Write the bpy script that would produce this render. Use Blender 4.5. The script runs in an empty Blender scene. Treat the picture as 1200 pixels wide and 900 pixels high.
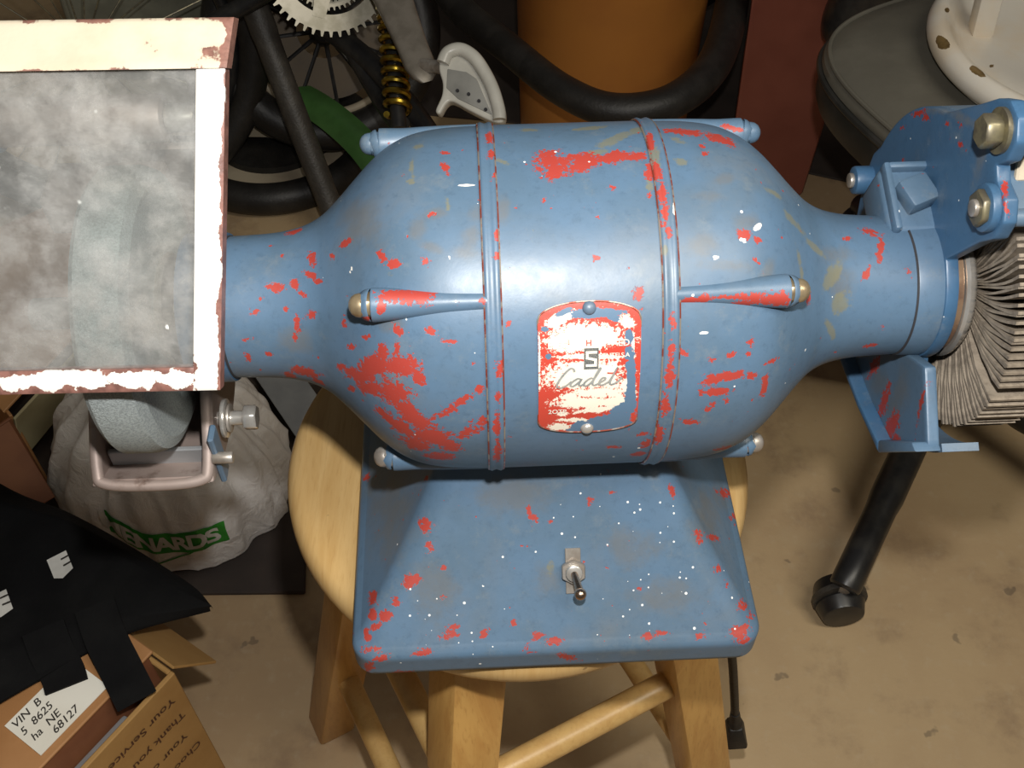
import bpy, bmesh, math, random
from mathutils import Vector, Matrix, Euler
from mathutils.bvhtree import BVHTree
import numpy as np
PI = math.pi
R = math.radians
scene = bpy.context.scene
COL = scene.collection
random.seed(7)

# ------------------------------------------------------------------ camera, light, exposure
cam_data = bpy.data.cameras.new('camera')
cam_data.sensor_width = 36.0
cam_data.lens = 37.5
cam_data.clip_start = 0.02
cam = bpy.data.objects.new('camera', cam_data)
COL.objects.link(cam)
cam.location = (0.0, -0.4456, 1.2021)
cam.rotation_euler = (R(90 - 49.33), 0, 0)
scene.camera = cam
cam_data.dof.use_dof = False

world = bpy.data.worlds.new('garage_air')
scene.world = world
world.use_nodes = True
world.node_tree.nodes['Background'].inputs[0].default_value = (1.0, 0.95, 0.88, 1)
world.node_tree.nodes['Background'].inputs[1].default_value = 0.07

# the flash of the camera that took the picture, just above and right of its lens
fl = bpy.data.lights.new('camera_flash', 'POINT')
fl.energy = 19.0
fl.shadow_soft_size = 0.012
fl.color = (1.0, 0.975, 0.94)
flo = bpy.data.objects.new('camera_flash', fl)
COL.objects.link(flo)
flo.location = (0.020, -0.3760, 1.2640)
# ceiling strip lamp of the garage
cl = bpy.data.lights.new('ceiling_lamp', 'AREA')
cl.shape = 'RECTANGLE'
cl.size = 1.2
cl.size_y = 0.5
cl.energy = 21.0
cl.color = (1.0, 0.93, 0.80)
clo = bpy.data.objects.new('ceiling_lamp', cl)
COL.objects.link(clo)
clo.location = (0.85, -0.60, 2.30)
clo.rotation_euler = (R(-8), R(16), 0)

vs = scene.view_settings
vs.view_transform = 'Standard'
vs.look = 'None'
vs.exposure = 0.0
vs.gamma = 1.0
vs.use_curve_mapping = False

# ------------------------------------------------------------------ helpers
class MB:
    """collects shapes; build() links them as one mesh object"""
    def __init__(self):
        self.v = []; self.f = []
    def add(self, vf, M=None):
        v, f = vf
        o = len(self.v)
        for p in v:
            p = Vector(p)
            self.v.append(M @ p if M is not None else p)
        for q in f:
            self.f.append([i + o for i in q])
        return self
    def build(self, name, mat, parent=None, sharp=35, flat=False, loc=None, rot=None, recalc=True):
        me = bpy.data.meshes.new(name)
        me.from_pydata([tuple(p) for p in self.v], [], self.f)
        if recalc:
            bm = bmesh.new(); bm.from_mesh(me)
            bmesh.ops.recalc_face_normals(bm, faces=bm.faces)
            bm.to_mesh(me); bm.free()
        me.update()
        if not flat:
            me.polygons.foreach_set('use_smooth', [True] * len(me.polygons))
            me.set_sharp_from_angle(angle=R(sharp))
        ms = mat if isinstance(mat, (list, tuple)) else [mat]
        for m in ms:
            me.materials.append(m)
        o = bpy.data.objects.new(name, me)
        COL.objects.link(o)
        if parent is not None:
            o.parent = parent
        if loc is not None: o.location = loc
        if rot is not None: o.rotation_euler = rot
        return o

def one(name, vf, mat, parent=None, M=None, **k):
    return MB().add(vf, M).build(name, mat, parent, **k)

def bevelled(vf, w, seg=2, ang=20):
    v, f = vf
    bm = bmesh.new()
    vs_ = [bm.verts.new(p) for p in v]
    for q in f:
        try: bm.faces.new([vs_[i] for i in q])
        except ValueError: pass
    bmesh.ops.recalc_face_normals(bm, faces=bm.faces)
    bm.normal_update()
    es = [e for e in bm.edges if len(e.link_faces) == 2 and e.calc_face_angle(0) > R(ang)]
    bmesh.ops.bevel(bm, geom=es, offset=w, segments=seg, affect='EDGES', profile=0.5, clamp_overlap=True)
    bm.verts.ensure_lookup_table()
    for i, x in enumerate(bm.verts): x.index = i
    out = ([tuple(x.co) for x in bm.verts], [[x.index for x in q.verts] for q in bm.faces])
    bm.free()
    return out

def box(sx, sy, sz, c=(0, 0, 0), bev=0, seg=2):
    x, y, z = sx / 2, sy / 2, sz / 2
    v = [(c[0] + a * x, c[1] + b * y, c[2] + d * z) for a in (-1, 1) for b in (-1, 1) for d in (-1, 1)]
    f = [[0, 1, 3, 2], [4, 6, 7, 5], [0, 4, 5, 1], [2, 3, 7, 6], [0, 2, 6, 4], [1, 5, 7, 3]]
    return bevelled((v, f), bev, seg) if bev else (v, f)

def lathe(prof, n=48, caps=True):
    """profile [(x, r)] turned about the x axis; angle 0 faces -y, 90 deg is up"""
    v = []; f = []
    for x, r in prof:
        for i in range(n):
            a = 2 * PI * i / n
            v.append((x, -r * math.cos(a), r * math.sin(a)))
    for j in range(len(prof) - 1):
        for i in range(n):
            k = (i + 1) % n
            f.append([j * n + i, j * n + k, (j + 1) * n + k, (j + 1) * n + i])
    if caps:
        f.append(list(range(n))[::-1]); f.append(list(range((len(prof) - 1) * n, len(prof) * n)))
    return v, f

def frame_from(d):
    d = Vector(d).normalized()
    up = Vector((0, 0, 1)) if abs(d.z) < .95 else Vector((1, 0, 0))
    a = d.cross(up).normalized(); b = a.cross(d).normalized()
    return a, b, d

def along(p0, p1, n=None):
    """matrix taking the local x axis onto p0 -> p1"""
    a, b, d = frame_from(Vector(p1) - Vector(p0))
    M = Matrix((d, a, b)).transposed().to_4x4()
    M.translation = Vector(p0)
    return M

def cyl(p0, p1, r0, r1=None, n=20, bev=0.0):
    r1 = r0 if r1 is None else r1
    L = (Vector(p1) - Vector(p0)).length
    pr = [(0, r0), (L, r1)] if not bev else [(0, r0 - bev), (bev * .3, r0 - bev * .3), (bev, r0), (L - bev, r1), (L - bev * .3, r1 - bev * .3), (L, r1 - bev)]
    v, f = lathe(pr, n)
    M = along(p0, p1)
    return [M @ Vector(p) for p in v], f

def hexa(p0, p1, r, bev=0.0006, n=6, spin=0):
    v, f = lathe([(0, r), ((Vector(p1) - Vector(p0)).length, r)], n)
    if bev: v, f = bevelled((v, f), bev, 1)
    M = along(p0, p1) @ Matrix.Rotation(spin, 4, 'X')
    return [M @ Vector(p) for p in v], f

def catmull(P, m=10, closed=False):
    P = [Vector(p) for p in P]; out = []
    n = len(P); rng = n if closed else n - 1
    for i in range(rng):
        g = lambda k: P[k % n] if closed else P[min(max(k, 0), n - 1)]
        a, b, c, d = g(i - 1), g(i), g(i + 1), g(i + 2)
        for j in range(m):
            t = j / m
            out.append(.5 * ((2 * b) + (c - a) * t + (2 * a - 5 * b + 4 * c - d) * t * t + (3 * b - a - 3 * c + d) * t ** 3))
    if not closed: out.append(P[-1])
    return out

def tube(P, r, n=14, closed=False, caps=True):
    P = [Vector(p) for p in P]; N = len(P)
    rr = r if isinstance(r, (list, tuple)) else [r] * N
    v = []; f = []
    T = (P[1] - P[0]).normalized()
    a, b, _ = frame_from(T)
    for i in range(N):
        if closed: t = (P[(i + 1) % N] - P[i - 1]).normalized()
        else: t = (P[min(i + 1, N - 1)] - P[max(i - 1, 0)]).normalized()
        q = T.rotation_difference(t); a = q @ a; b = q @ b; T = t
        for k in range(n):
            w = 2 * PI * k / n
            v.append(P[i] + rr[i] * (a * math.cos(w) + b * math.sin(w)))
    for i in range(N if closed else N - 1):
        j = (i + 1) % N
        for k in range(n):
            l = (k + 1) % n
            f.append([i * n + k, i * n + l, j * n + l, j * n + k])
    if caps and not closed:
        f.append(list(range(n))[::-1]); f.append([(N - 1) * n + k for k in range(n)])
    return v, f

def prism(poly, h0, h1, M=None):
    """2d outline extruded from h0 to h1 along the third axis"""
    n = len(poly)
    v = [(p[0], p[1], h0) for p in poly] + [(p[0], p[1], h1) for p in poly]
    f = [list(range(n))[::-1], list(range(n, 2 * n))] + [[i, (i + 1) % n, n + (i + 1) % n, n + i] for i in range(n)]
    if M is not None: v = [M @ Vector(p) for p in v]
    return v, f

YZX = Matrix(((0, 0, 1, 0), (1, 0, 0, 0), (0, 1, 0, 0), (0, 0, 0, 1)))   # (a,b,h) -> (h, a, b): outline in the y-z plane

def strip(A, B):
    """quad strip between two polylines of equal length"""
    n = len(A)
    return list(A) + list(B), [[i, i + 1, n + i + 1, n + i] for i in range(n - 1)]

def dense(vf, cuts, lim=.004):
    bm = bmesh.new(); vs_ = [bm.verts.new(p) for p in vf[0]]
    for q in vf[1]:
        try: bm.faces.new([vs_[i] for i in q])
        except ValueError: pass
    bm.normal_update()
    bmesh.ops.triangulate(bm, faces=bm.faces, quad_method='BEAUTY', ngon_method='EAR_CLIP')
    for _ in range(cuts): bmesh.ops.subdivide_edges(bm, edges=[e for e in bm.edges if e.calc_length() > lim], cuts=1, use_grid_fill=True)
    bmesh.ops.triangulate(bm, faces=bm.faces)
    for i, x in enumerate(bm.verts): x.index = i
    out = ([tuple(x.co) for x in bm.verts], [[x.index for x in q.verts] for q in bm.faces]); bm.free()
    return out

def text_mesh(s, size, shear=0.0, extrude=0.0, spacing=1.0, align='CENTER', offset=0.0):
    cu = bpy.data.curves.new('txt', 'FONT')
    cu.body = s; cu.size = size; cu.shear = shear; cu.extrude = extrude
    cu.align_x = align; cu.align_y = 'CENTER'; cu.space_character = spacing; cu.offset = offset
    cu.resolution_u = 3
    o = bpy.data.objects.new('txt', cu); COL.objects.link(o)
    dg = bpy.context.evaluated_depsgraph_get()
    me = bpy.data.meshes.new_from_object(o.evaluated_get(dg))
    out = ([tuple(v.co) for v in me.vertices], [list(p.vertices) for p in me.polygons])
    bpy.data.objects.remove(o); bpy.data.curves.remove(cu); bpy.data.meshes.remove(me)
    return out

def empty(name, loc, rz=0.0):
    o = bpy.data.objects.new(name, None); COL.objects.link(o)
    o.location = loc; o.rotation_euler = (0, 0, rz); o.empty_display_size = .05
    return o

def tag(o, label, cat, group=None, kind=None):
    o['label'] = label; o['category'] = cat
    if group: o['group'] = group
    if kind: o['kind'] = kind
    return o

# ------------------------------------------------------------------ materials
def nt(name):
    m = bpy.data.materials.new(name); m.use_nodes = True
    t = m.node_tree
    return m, t, t.nodes['Principled BSDF']

def N(t, typ, **k):
    n = t.nodes.new(typ)
    for a, b in k.items():
        if a in n.inputs.keys() if isinstance(a, str) else False: n.inputs[a].default_value = b
        else: setattr(n, a, b)
    return n

def noise(t, co, scale, detail=4, rough=.55, dist=0.0):
    n = t.nodes.new('ShaderNodeTexNoise')
    n.inputs['Scale'].default_value = scale; n.inputs['Detail'].default_value = detail
    n.inputs['Roughness'].default_value = rough; n.inputs['Distortion'].default_value = dist
    t.links.new(co, n.inputs['Vector'])
    return n.outputs['Fac']

def math_(t, op, a, b=None, c=None, clamp=False):
    n = t.nodes.new('ShaderNodeMath'); n.operation = op; n.use_clamp = clamp
    for i, x in enumerate((a, b, c)):
        if x is None: continue
        if isinstance(x, (int, float)): n.inputs[i].default_value = x
        else: t.links.new(x, n.inputs[i])
    return n.outputs[0]

def ramp(t, fac, lo, hi):
    """smooth step of fac between lo and hi"""
    n = t.nodes.new('ShaderNodeMapRange'); n.interpolation_type = 'SMOOTHSTEP'
    n.inputs['From Min'].default_value = lo; n.inputs['From Max'].default_value = hi
    t.links.new(fac, n.inputs['Value'])
    return n.outputs['Result']

def mix(t, fac, a, b):
    n = t.nodes.new('ShaderNodeMix'); n.data_type = 'RGBA'
    if isinstance(fac, (int, float)): n.inputs[0].default_value = fac
    else: t.links.new(fac, n.inputs[0])
    for i, x in ((6, a), (7, b)):
        if isinstance(x, (tuple, list)): n.inputs[i].default_value = (*x[:3], 1)
        else: t.links.new(x, n.inputs[i])
    return n.outputs[2]

def coords(t, which='Object'):
    return t.nodes.new('ShaderNodeTexCoord').outputs[which]

def bump(t, b, h, strength, dist=.002):
    n = t.nodes.new('ShaderNodeBump'); n.inputs['Strength'].default_value = strength; n.inputs['Distance'].default_value = dist
    t.links.new(h, n.inputs['Height']); t.links.new(n.outputs[0], b.inputs['Normal'])

def pm(name, col, rough=.5, metal=0.0, col2=None, scale=18, lo=.4, hi=.65, bmp=0.0, bscale=80, spec=.5, detail=5, coat=0.0):
    m, t, b = nt(name)
    co = coords(t)
    c2 = col2 if col2 else tuple(x * .75 for x in col)
    f = ramp(t, noise(t, co, scale, detail), lo, hi)
    t.links.new(mix(t, f, col, c2), b.inputs['Base Color'])
    b.inputs['Roughness'].default_value = rough; b.inputs['Metallic'].default_value = metal
    b.inputs['Specular IOR Level'].default_value = spec
    b.inputs['Coat Weight'].default_value = coat
    if bmp: bump(t, b, noise(t, co, bscale, 4), bmp)
    return m

def attr(t, name):
    n = t.nodes.new('ShaderNodeAttribute'); n.attribute_name = name
    return n.outputs['Fac']

def worn_paint(name, paint, paint2, under, specks=0.25, chips=.70, rough=.33, dirt=(.165, .165, .155), dirt_amt=.6):
    """old enamel over red primer: placed chips come from the mesh's own wear attributes"""
    m, t, b = nt(name)
    co = coords(t)
    n1 = noise(t, co, 22, 6, .6)
    n2 = noise(t, co, 130, 5, .65)
    n3 = noise(t, co, 9, 5, .6, .6)
    base = mix(t, ramp(t, n1, .38, .68), paint, paint2)
    base = mix(t, math_(t, 'MULTIPLY', ramp(t, n3, .5, .78), dirt_amt), base, dirt)
    base = mix(t, math_(t, 'MULTIPLY', ramp(t, noise(t, co, 210, 6, .75), .50, .72), .45), base, tuple(x * .62 for x in paint))
    base = mix(t, math_(t, 'MULTIPLY', ramp(t, noise(t, co, 45, 7, .75), .54, .74), .40), base, (.20, .225, .235))
    # grey scuffs and tan grime
    st = math_(t, 'ADD', attr(t, 'scuff'), math_(t, 'MULTIPLY', math_(t, 'SUBTRACT', noise(t, co, 60, 7, .7), .5), 2.2))
    base = mix(t, math_(t, 'MULTIPLY', ramp(t, st, .25, 1.2), .62), base, (.135, .14, .14))
    tn = math_(t, 'ADD', attr(t, 'tan'), math_(t, 'MULTIPLY', math_(t, 'SUBTRACT', noise(t, co, 110, 7, .75), .5), 3.0))
    base = mix(t, math_(t, 'MULTIPLY', ramp(t, tn, .40, .9), .6), base, (.21, .19, .09))
    # red primer showing
    nn = math_(t, 'ADD', math_(t, 'MULTIPLY', math_(t, 'SUBTRACT', noise(t, co, 120, 6, .75), .5), 2.4), math_(t, 'MULTIPLY', math_(t, 'SUBTRACT', noise(t, co, 480, 5, .7), .5), 1.8))
    rd = math_(t, 'MULTIPLY', ramp(t, math_(t, 'ADD', attr(t, 'red'), nn), .44, .50), math_(t, 'GREATER_THAN', attr(t, 'red'), .03))
    rnd = ramp(t, noise(t, co, 150, 4, .6), chips, chips + .012)
    red = math_(t, 'MAXIMUM', rd, rnd)
    base = mix(t, red, base, under)
    # bright specks of bare metal and white overspray
    vo = t.nodes.new('ShaderNodeTexVoronoi'); vo.inputs['Scale'].default_value = 260; t.links.new(co, vo.inputs['Vector'])
    sep = t.nodes.new('ShaderNodeSeparateColor'); t.links.new(vo.outputs['Color'], sep.inputs[0])
    near = math_(t, 'LESS_THAN', math_(t, 'ADD', vo.outputs['Distance'], math_(t, 'MULTIPLY', n2, .12)), math_(t, 'ADD', .12, math_(t, 'MULTIPLY', sep.outputs[1], .16)))
    thr = math_(t, 'SUBTRACT', 1.0 - specks * .06, math_(t, 'MULTIPLY', attr(t, 'speck'), .42))
    pick = math_(t, 'GREATER_THAN', sep.outputs[0], thr)
    sp = math_(t, 'MULTIPLY', near, pick)
    base = mix(t, sp, base, (.85, .86, .84))
    wh = ramp(t, math_(t, 'ADD', attr(t, 'white'), math_(t, 'MULTIPLY', math_(t, 'SUBTRACT', n2, .5), 1.0)), .46, .54)
    base = mix(t, wh, base, (.78, .76, .70))
    t.links.new(base, b.inputs['Base Color'])
    b.inputs['Specular IOR Level'].default_value = .6
    rg = math_(t, 'ADD', rough, math_(t, 'MULTIPLY', n2, .18))
    t.links.new(math_(t, 'ADD', rg, math_(t, 'MULTIPLY', red, .12)), b.inputs['Roughness'])
    h = math_(t, 'SUBTRACT', math_(t, 'MULTIPLY', n2, .25), red)
    h = math_(t, 'ADD', h, math_(t, 'MULTIPLY', n1, .8))
    bump(t, b, h, .35, .0008)
    return m

def two_tone(name, top, under, scale, thr, rough=.5, metal=0.0, sharp=.02, under_metal=0.0, bmp=.25, var=None):
    m, t, b = nt(name)
    co = coords(t)
    n = noise(t, co, scale, 6, .62)
    mk = ramp(t, math_(t, 'ADD', n, math_(t, 'MULTIPLY', attr(t, 'rust'), .45)), thr, thr + sharp)
    tc = top
    if var: tc = mix(t, ramp(t, noise(t, co, scale * .5, 4), .4, .7), top, var)
    uc = mix(t, ramp(t, noise(t, co, scale * 3, 5), .35, .7), under, tuple(x * .55 for x in under))
    t.links.new(mix(t, mk, tc, uc), b.inputs['Base Color'])
    b.inputs['Roughness'].default_value = rough
    b.inputs['Metallic'].default_value = metal
    bump(t, b, math_(t, 'SUBTRACT', noise(t, co, scale * 4, 4), mk), bmp, .0006)
    return m

BLUE = (.094, .166, .258)
M = {}
M['blue'] = worn_paint('worn_blue_paint', BLUE, (.086, .146, .215), (.38, .045, .032))
M['blue_dark'] = worn_paint('worn_blue_guard_paint', (.048, .125, .235), (.045, .11, .20), (.36, .03, .02), specks=.3, chips=.735, dirt_amt=.3)
M['steel'] = pm('worn_steel', (.46, .43, .39), .38, .55, (.30, .26, .22), 60)
M['chrome'] = pm('chrome', (.66, .64, .60), .22, .65, (.45, .42, .38), 40)
M['brass'] = pm('dull_brass', (.50, .40, .25), .33, .7, (.28, .20, .12), 90)
M['copper'] = pm('coppery_steel', (.62, .47, .36), .25, 1.0, (.40, .25, .16), 40)
M['dark_steel'] = pm('dark_greasy_steel', (.16, .14, .10), .42, .6, (.26, .23, .14), 120)
M['cast'] = two_tone('rusty_cast_guard', (.33, .26, .23), (.20, .13, .10), 30, .56, .55, .35, .15, var=(.40, .33, .30))
M['visor'] = two_tone('cream_paint_over_rust', (.60, .53, .41), (.26, .13, .10), 60, .66, .45, 0, .05, var=(.54, .46, .34))
M['visor_worn'] = two_tone('flaking_cream_flash_lit', (.80, .77, .71), (.27, .13, .105), 60, .60, .35, 0, .02)  # same flaking cream paint, flash glare on the bars painted in as near-white
M['wheel'] = pm('grey_abrasive_stone', (.34, .38, .38), .6, 0, (.24, .27, .27), 900, .42, .6, .5, 1800)
M['tan_wood'] = None
M['black'] = pm('black_cloth', (.0050, .0050, .0055), .85, 0, (.009, .009, .009), 14, .4, .7, .3, 300, spec=.12)
M['black_plastic'] = pm('black_plastic', (.013, .013, .014), .35, 0, (.025, .024, .022), 40)
M['rubber'] = pm('black_rubber', (.012, .011, .010), .5, 0, (.022, .02, .018), 30, .4, .7, .25, 200)
M['grime_rubber'] = pm('dusty_dark_rubber', (.045, .040, .034), .5, 0, (.065, .058, .048), 60, .4, .7, .4, 260)

def wood(name, a, b_, c, scale=(1, 1, 12), rough=.35):
    m, t, b = nt(name)
    co = coords(t)
    mp = t.nodes.new('ShaderNodeMapping'); mp.inputs['Scale'].default_value = scale
    t.links.new(co, mp.inputs['Vector'])
    n = noise(t, mp.outputs[0], 9, 6, .6, .8)
    n2 = noise(t, mp.outputs[0], 45, 4, .6)
    col = mix(t, ramp(t, n, .35, .7), a, b_)
    col = mix(t, math_(t, 'MULTIPLY', ramp(t, n2, .5, .75), .45), col, c)
    dots = ramp(t, noise(t, co, 55, 2), .74, .76)
    col = mix(t, math_(t, 'MULTIPLY', dots, .6), col, (.16, .09, .04))
    t.links.new(col, b.inputs['Base Color'])
    b.inputs['Roughness'].default_value = rough
    bump(t, b, n2, .12, .001)
    return m
M['seat_wood'] = wood('varnished_seat_wood', (.60, .40, .17), (.53, .33, .125), (.42, .24, .08), (12, 1.2, 1.2))
M['leg_wood'] = wood('varnished_leg_wood', (.62, .36, .11), (.52, .27, .075), (.36, .17, .04), (9, 9, .8))
M['rung_wood'] = wood('varnished_rung_wood', (.64, .42, .16), (.56, .34, .12), (.44, .25, .08), (6, 6, 6))

def concrete():
    m, t, b = nt('stained_concrete')
    co = coords(t)
    a = noise(t, co, 2.2, 6, .6, .4); c = noise(t, co, 9, 8, .65); d = noise(t, co, 60, 5, .6)
    col = mix(t, ramp(t, a, .35, .7), (.50, .365, .205), (.41, .28, .155))
    col = mix(t, math_(t, 'MULTIPLY', ramp(t, c, .5, .72), .6), col, (.25, .165, .10))
    col = mix(t, math_(t, 'MULTIPLY', ramp(t, noise(t, co, 5, 4, .5), .60, .72), .5), col, (.47, .385, .25))
    col = mix(t, math_(t, 'MULTIPLY', ramp(t, d, .52, .75), .3), col, (.52, .42, .28))
    spots = ramp(t, noise(t, co, 26, 3, .5), .70, .735)
    col = mix(t, math_(t, 'MULTIPLY', spots, .45), col, (.06, .05, .04))
    t.links.new(col, b.inputs['Base Color'])
    b.inputs['Roughness'].default_value = .7
    bump(t, b, math_(t, 'ADD', d, c), .25, .002)
    return m
M['concrete'] = concrete()
M['wall'] = pm('painted_wallboard', (.42, .38, .31), .8)
M['cardboard'] = pm('brown_cardboard', (.40, .23, .075), .75, 0, (.34, .185, .055), 14, .4, .7, .1, 200)
M['carton'] = pm('orange_carton', (.43, .215, .085), .6, 0, (.36, .17, .06), 12)
M['carton_dark'] = pm('red_brown_carton', (.22, .085, .035), .7, 0, (.17, .06, .025), 12)
M['cream_card'] = pm('cream_card', (.42, .37, .22), .7, 0, (.36, .31, .18), 16)
M['paper'] = pm('white_paper', (.80, .78, .70), .8, 0, (.74, .71, .62), 10)
M['ink'] = pm('dark_ink', (.03, .025, .02), .7)
M['print'] = pm('brown_print', (.085, .03, .012), .7)
M['green_print'] = pm('green_print', (.03, .30, .03), .45, 0, (.02, .22, .02), 40)
M['orange'] = pm('orange_plastic', (.42, .165, .032), .42, 0, (.34, .12, .028), 5, .35, .7)
M['red_bin'] = pm('red_brown_plastic', (.31, .098, .066), .45, 0, (.25, .075, .05), 6)
M['chair_fabric'] = pm('grey_vinyl', (.120, .112, .090), .45, 0, (.155, .145, .117), 11, .4, .75, .2, 90)
M['chair_side'] = pm('dark_vinyl', (.020, .020, .018), .4, 0, (.035, .033, .03), 20)
M['enamel'] = two_tone('chipped_white_enamel', (.72, .68, .60), (.20, .13, .05), 30, .74, .3, 0, .02, var=(.72, .62, .48))
M['silver'] = pm('brushed_aluminium', (.36, .335, .27), .36, .6, (.27, .25, .19), 50)
M['crank'] = pm('grey_crank_alloy', (.25, .225, .19), .45, .4, (.19, .17, .14), 40)
M['gold'] = pm('gold_spring', (.50, .36, .05), .28, 1.0, (.3, .2, .03), 60)
M['pedal'] = pm('white_pedal_plastic', (.62, .61, .55), .3, 0, (.52, .51, .46), 20)
M['pedal_grey'] = pm('grey_pedal_plastic', (.30, .30, .28), .45)
M['green'] = pm('green_enamel', (.075, .19, .05), .35)
M['beige_board'] = pm('beige_board', (.42, .36, .26), .6, 0, (.34, .28, .2), 9)
M['grey_metal'] = pm('grey_sheet_metal', (.34, .35, .36), .4, .3, (.27, .28, .29), 15)
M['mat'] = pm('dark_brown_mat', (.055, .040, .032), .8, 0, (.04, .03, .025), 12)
M['brown_disc'] = pm('dull_brown_disc', (.060, .038, .014), .5, .3, (.04, .026, .012), 20)
M['red_enamel'] = pm('red_enamel', (.5, .02, .02), .4)
M['seam'] = pm('dark_seam', (.03, .03, .035), .8)
M['white_label'] = pm('white_label', (.72, .71, .66), .6)
M['primer_edge'] = pm('bare_metal_edge', (.42, .36, .30), .35, .6, (.36, .08, .05), 130, .45, .55)
M['gasket'] = pm('bronze_rim', (.33, .22, .14), .4, .5, (.2, .12, .08), 80)
M['glove'] = pm('grey_green_case', (.22, .22, .17), .5)

def dusty_glass():
    m, t, b = nt('dusty_scratched_glass')
    co = coords(t)
    n = noise(t, co, 14, 7, .65, .5); n2 = noise(t, co, 70, 6, .7)
    dust = mix(t, ramp(t, n, .35, .7), (.50, .50, .49), (.40, .375, .34))
    dif = t.nodes.new('ShaderNodeBsdfDiffuse'); t.links.new(dust, dif.inputs['Color'])
    tr = t.nodes.new('ShaderNodeBsdfTransparent'); tr.inputs['Color'].default_value = (.93, .95, .94, 1)
    gl = t.nodes.new('ShaderNodeBsdfGlossy'); gl.inputs['Roughness'].default_value = .12
    fr = t.nodes.new('ShaderNodeFresnel'); fr.inputs['IOR'].default_value = 1.45
    mx = t.nodes.new('ShaderNodeMixShader'); t.links.new(fr.outputs[0], mx.inputs[0])
    t.links.new(tr.outputs[0], mx.inputs[1]); t.links.new(gl.outputs[0], mx.inputs[2])
    n4 = noise(t, co, 34, 8, .72, .25)
    sm = math_(t, 'ADD', math_(t, 'ADD', math_(t, 'MULTIPLY', n, .45), math_(t, 'MULTIPLY', n4, .40)), math_(t, 'MULTIPLY', n2, .25))
    amt = math_(t, 'ADD', .13, math_(t, 'MULTIPLY', ramp(t, sm, .45, .68), .40))
    vo = t.nodes.new('ShaderNodeTexVoronoi'); vo.inputs['Scale'].default_value = 90; t.links.new(co, vo.inputs['Vector'])
    sep = t.nodes.new('ShaderNodeSeparateColor'); t.links.new(vo.outputs['Color'], sep.inputs[0])
    sp = math_(t, 'MULTIPLY', ramp(t, math_(t, 'ADD', vo.outputs['Distance'], math_(t, 'MULTIPLY', n2, .3)), .30, .20), math_(t, 'GREATER_THAN', sep.outputs[0], .88))
    dif2 = t.nodes.new('ShaderNodeBsdfDiffuse'); dif2.inputs['Color'].default_value = (.8, .8, .78, 1)
    m2 = t.nodes.new('ShaderNodeMixShader'); t.links.new(amt, m2.inputs[0])
    t.links.new(mx.outputs[0], m2.inputs[1]); t.links.new(dif.outputs[0], m2.inputs[2])
    m3 = t.nodes.new('ShaderNodeMixShader'); t.links.new(sp, m3.inputs[0])
    t.links.new(m2.outputs[0], m3.inputs[1]); t.links.new(dif2.outputs[0], m3.inputs[2])
    t.links.new(m3.outputs[0], t.nodes['Material Output'].inputs['Surface'])
    t.nodes.remove(b)
    return m
M['glass'] = dusty_glass()

def flap_mat():
    m, t, b = nt('worn_abrasive_cloth')
    co = coords(t)
    n = noise(t, co, 160, 5, .7)
    t.links.new(mix(t, ramp(t, n, .35, .7), (.33, .275, .21), (.19, .155, .12)), b.inputs['Base Color'])
    b.inputs['Roughness'].default_value = .7
    bump(t, b, n, .6, .0008)
    return m
M['flap'] = flap_mat()

def plate_mat():
    m, t, b = nt('worn_nameplate_face')
    co = coords(t)
    n = noise(t, co, 95, 6, .7); n2 = noise(t, co, 300, 4, .7); n3 = noise(t, co, 35, 4, .6)
    red = (.48, .055, .035); cream = (.78, .72, .60)
    k = math_(t, 'ADD', attr(t, 'cream'), math_(t, 'ADD', math_(t, 'MULTIPLY', math_(t, 'SUBTRACT', n, .5), 1.6), math_(t, 'MULTIPLY', math_(t, 'SUBTRACT', noise(t, co, 650, 5, .75), .5), 2.6)))
    col = mix(t, ramp(t, k, .44, .56), red, cream)
    k2 = math_(t, 'ADD', attr(t, 'blue'), math_(t, 'MULTIPLY', math_(t, 'SUBTRACT', noise(t, co, 260, 5, .7), .5), 1.5))
    col = mix(t, ramp(t, k2, .47, .53), col, BLUE)
    t.links.new(col, b.inputs['Base Color'])
    b.inputs['Roughness'].default_value = .38
    bump(t, b, n2, .15, .0004)
    return m
M['plate'] = plate_mat()
M['plate_text'] = pm('cream_lettering', (.80, .76, .66), .4)
M['script'] = pm('grey_script', (.22, .235, .235), .4, 0, (.30, .30, .28), 200)
M['script_red'] = pm('red_script', (.50, .08, .06), .4)

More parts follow.
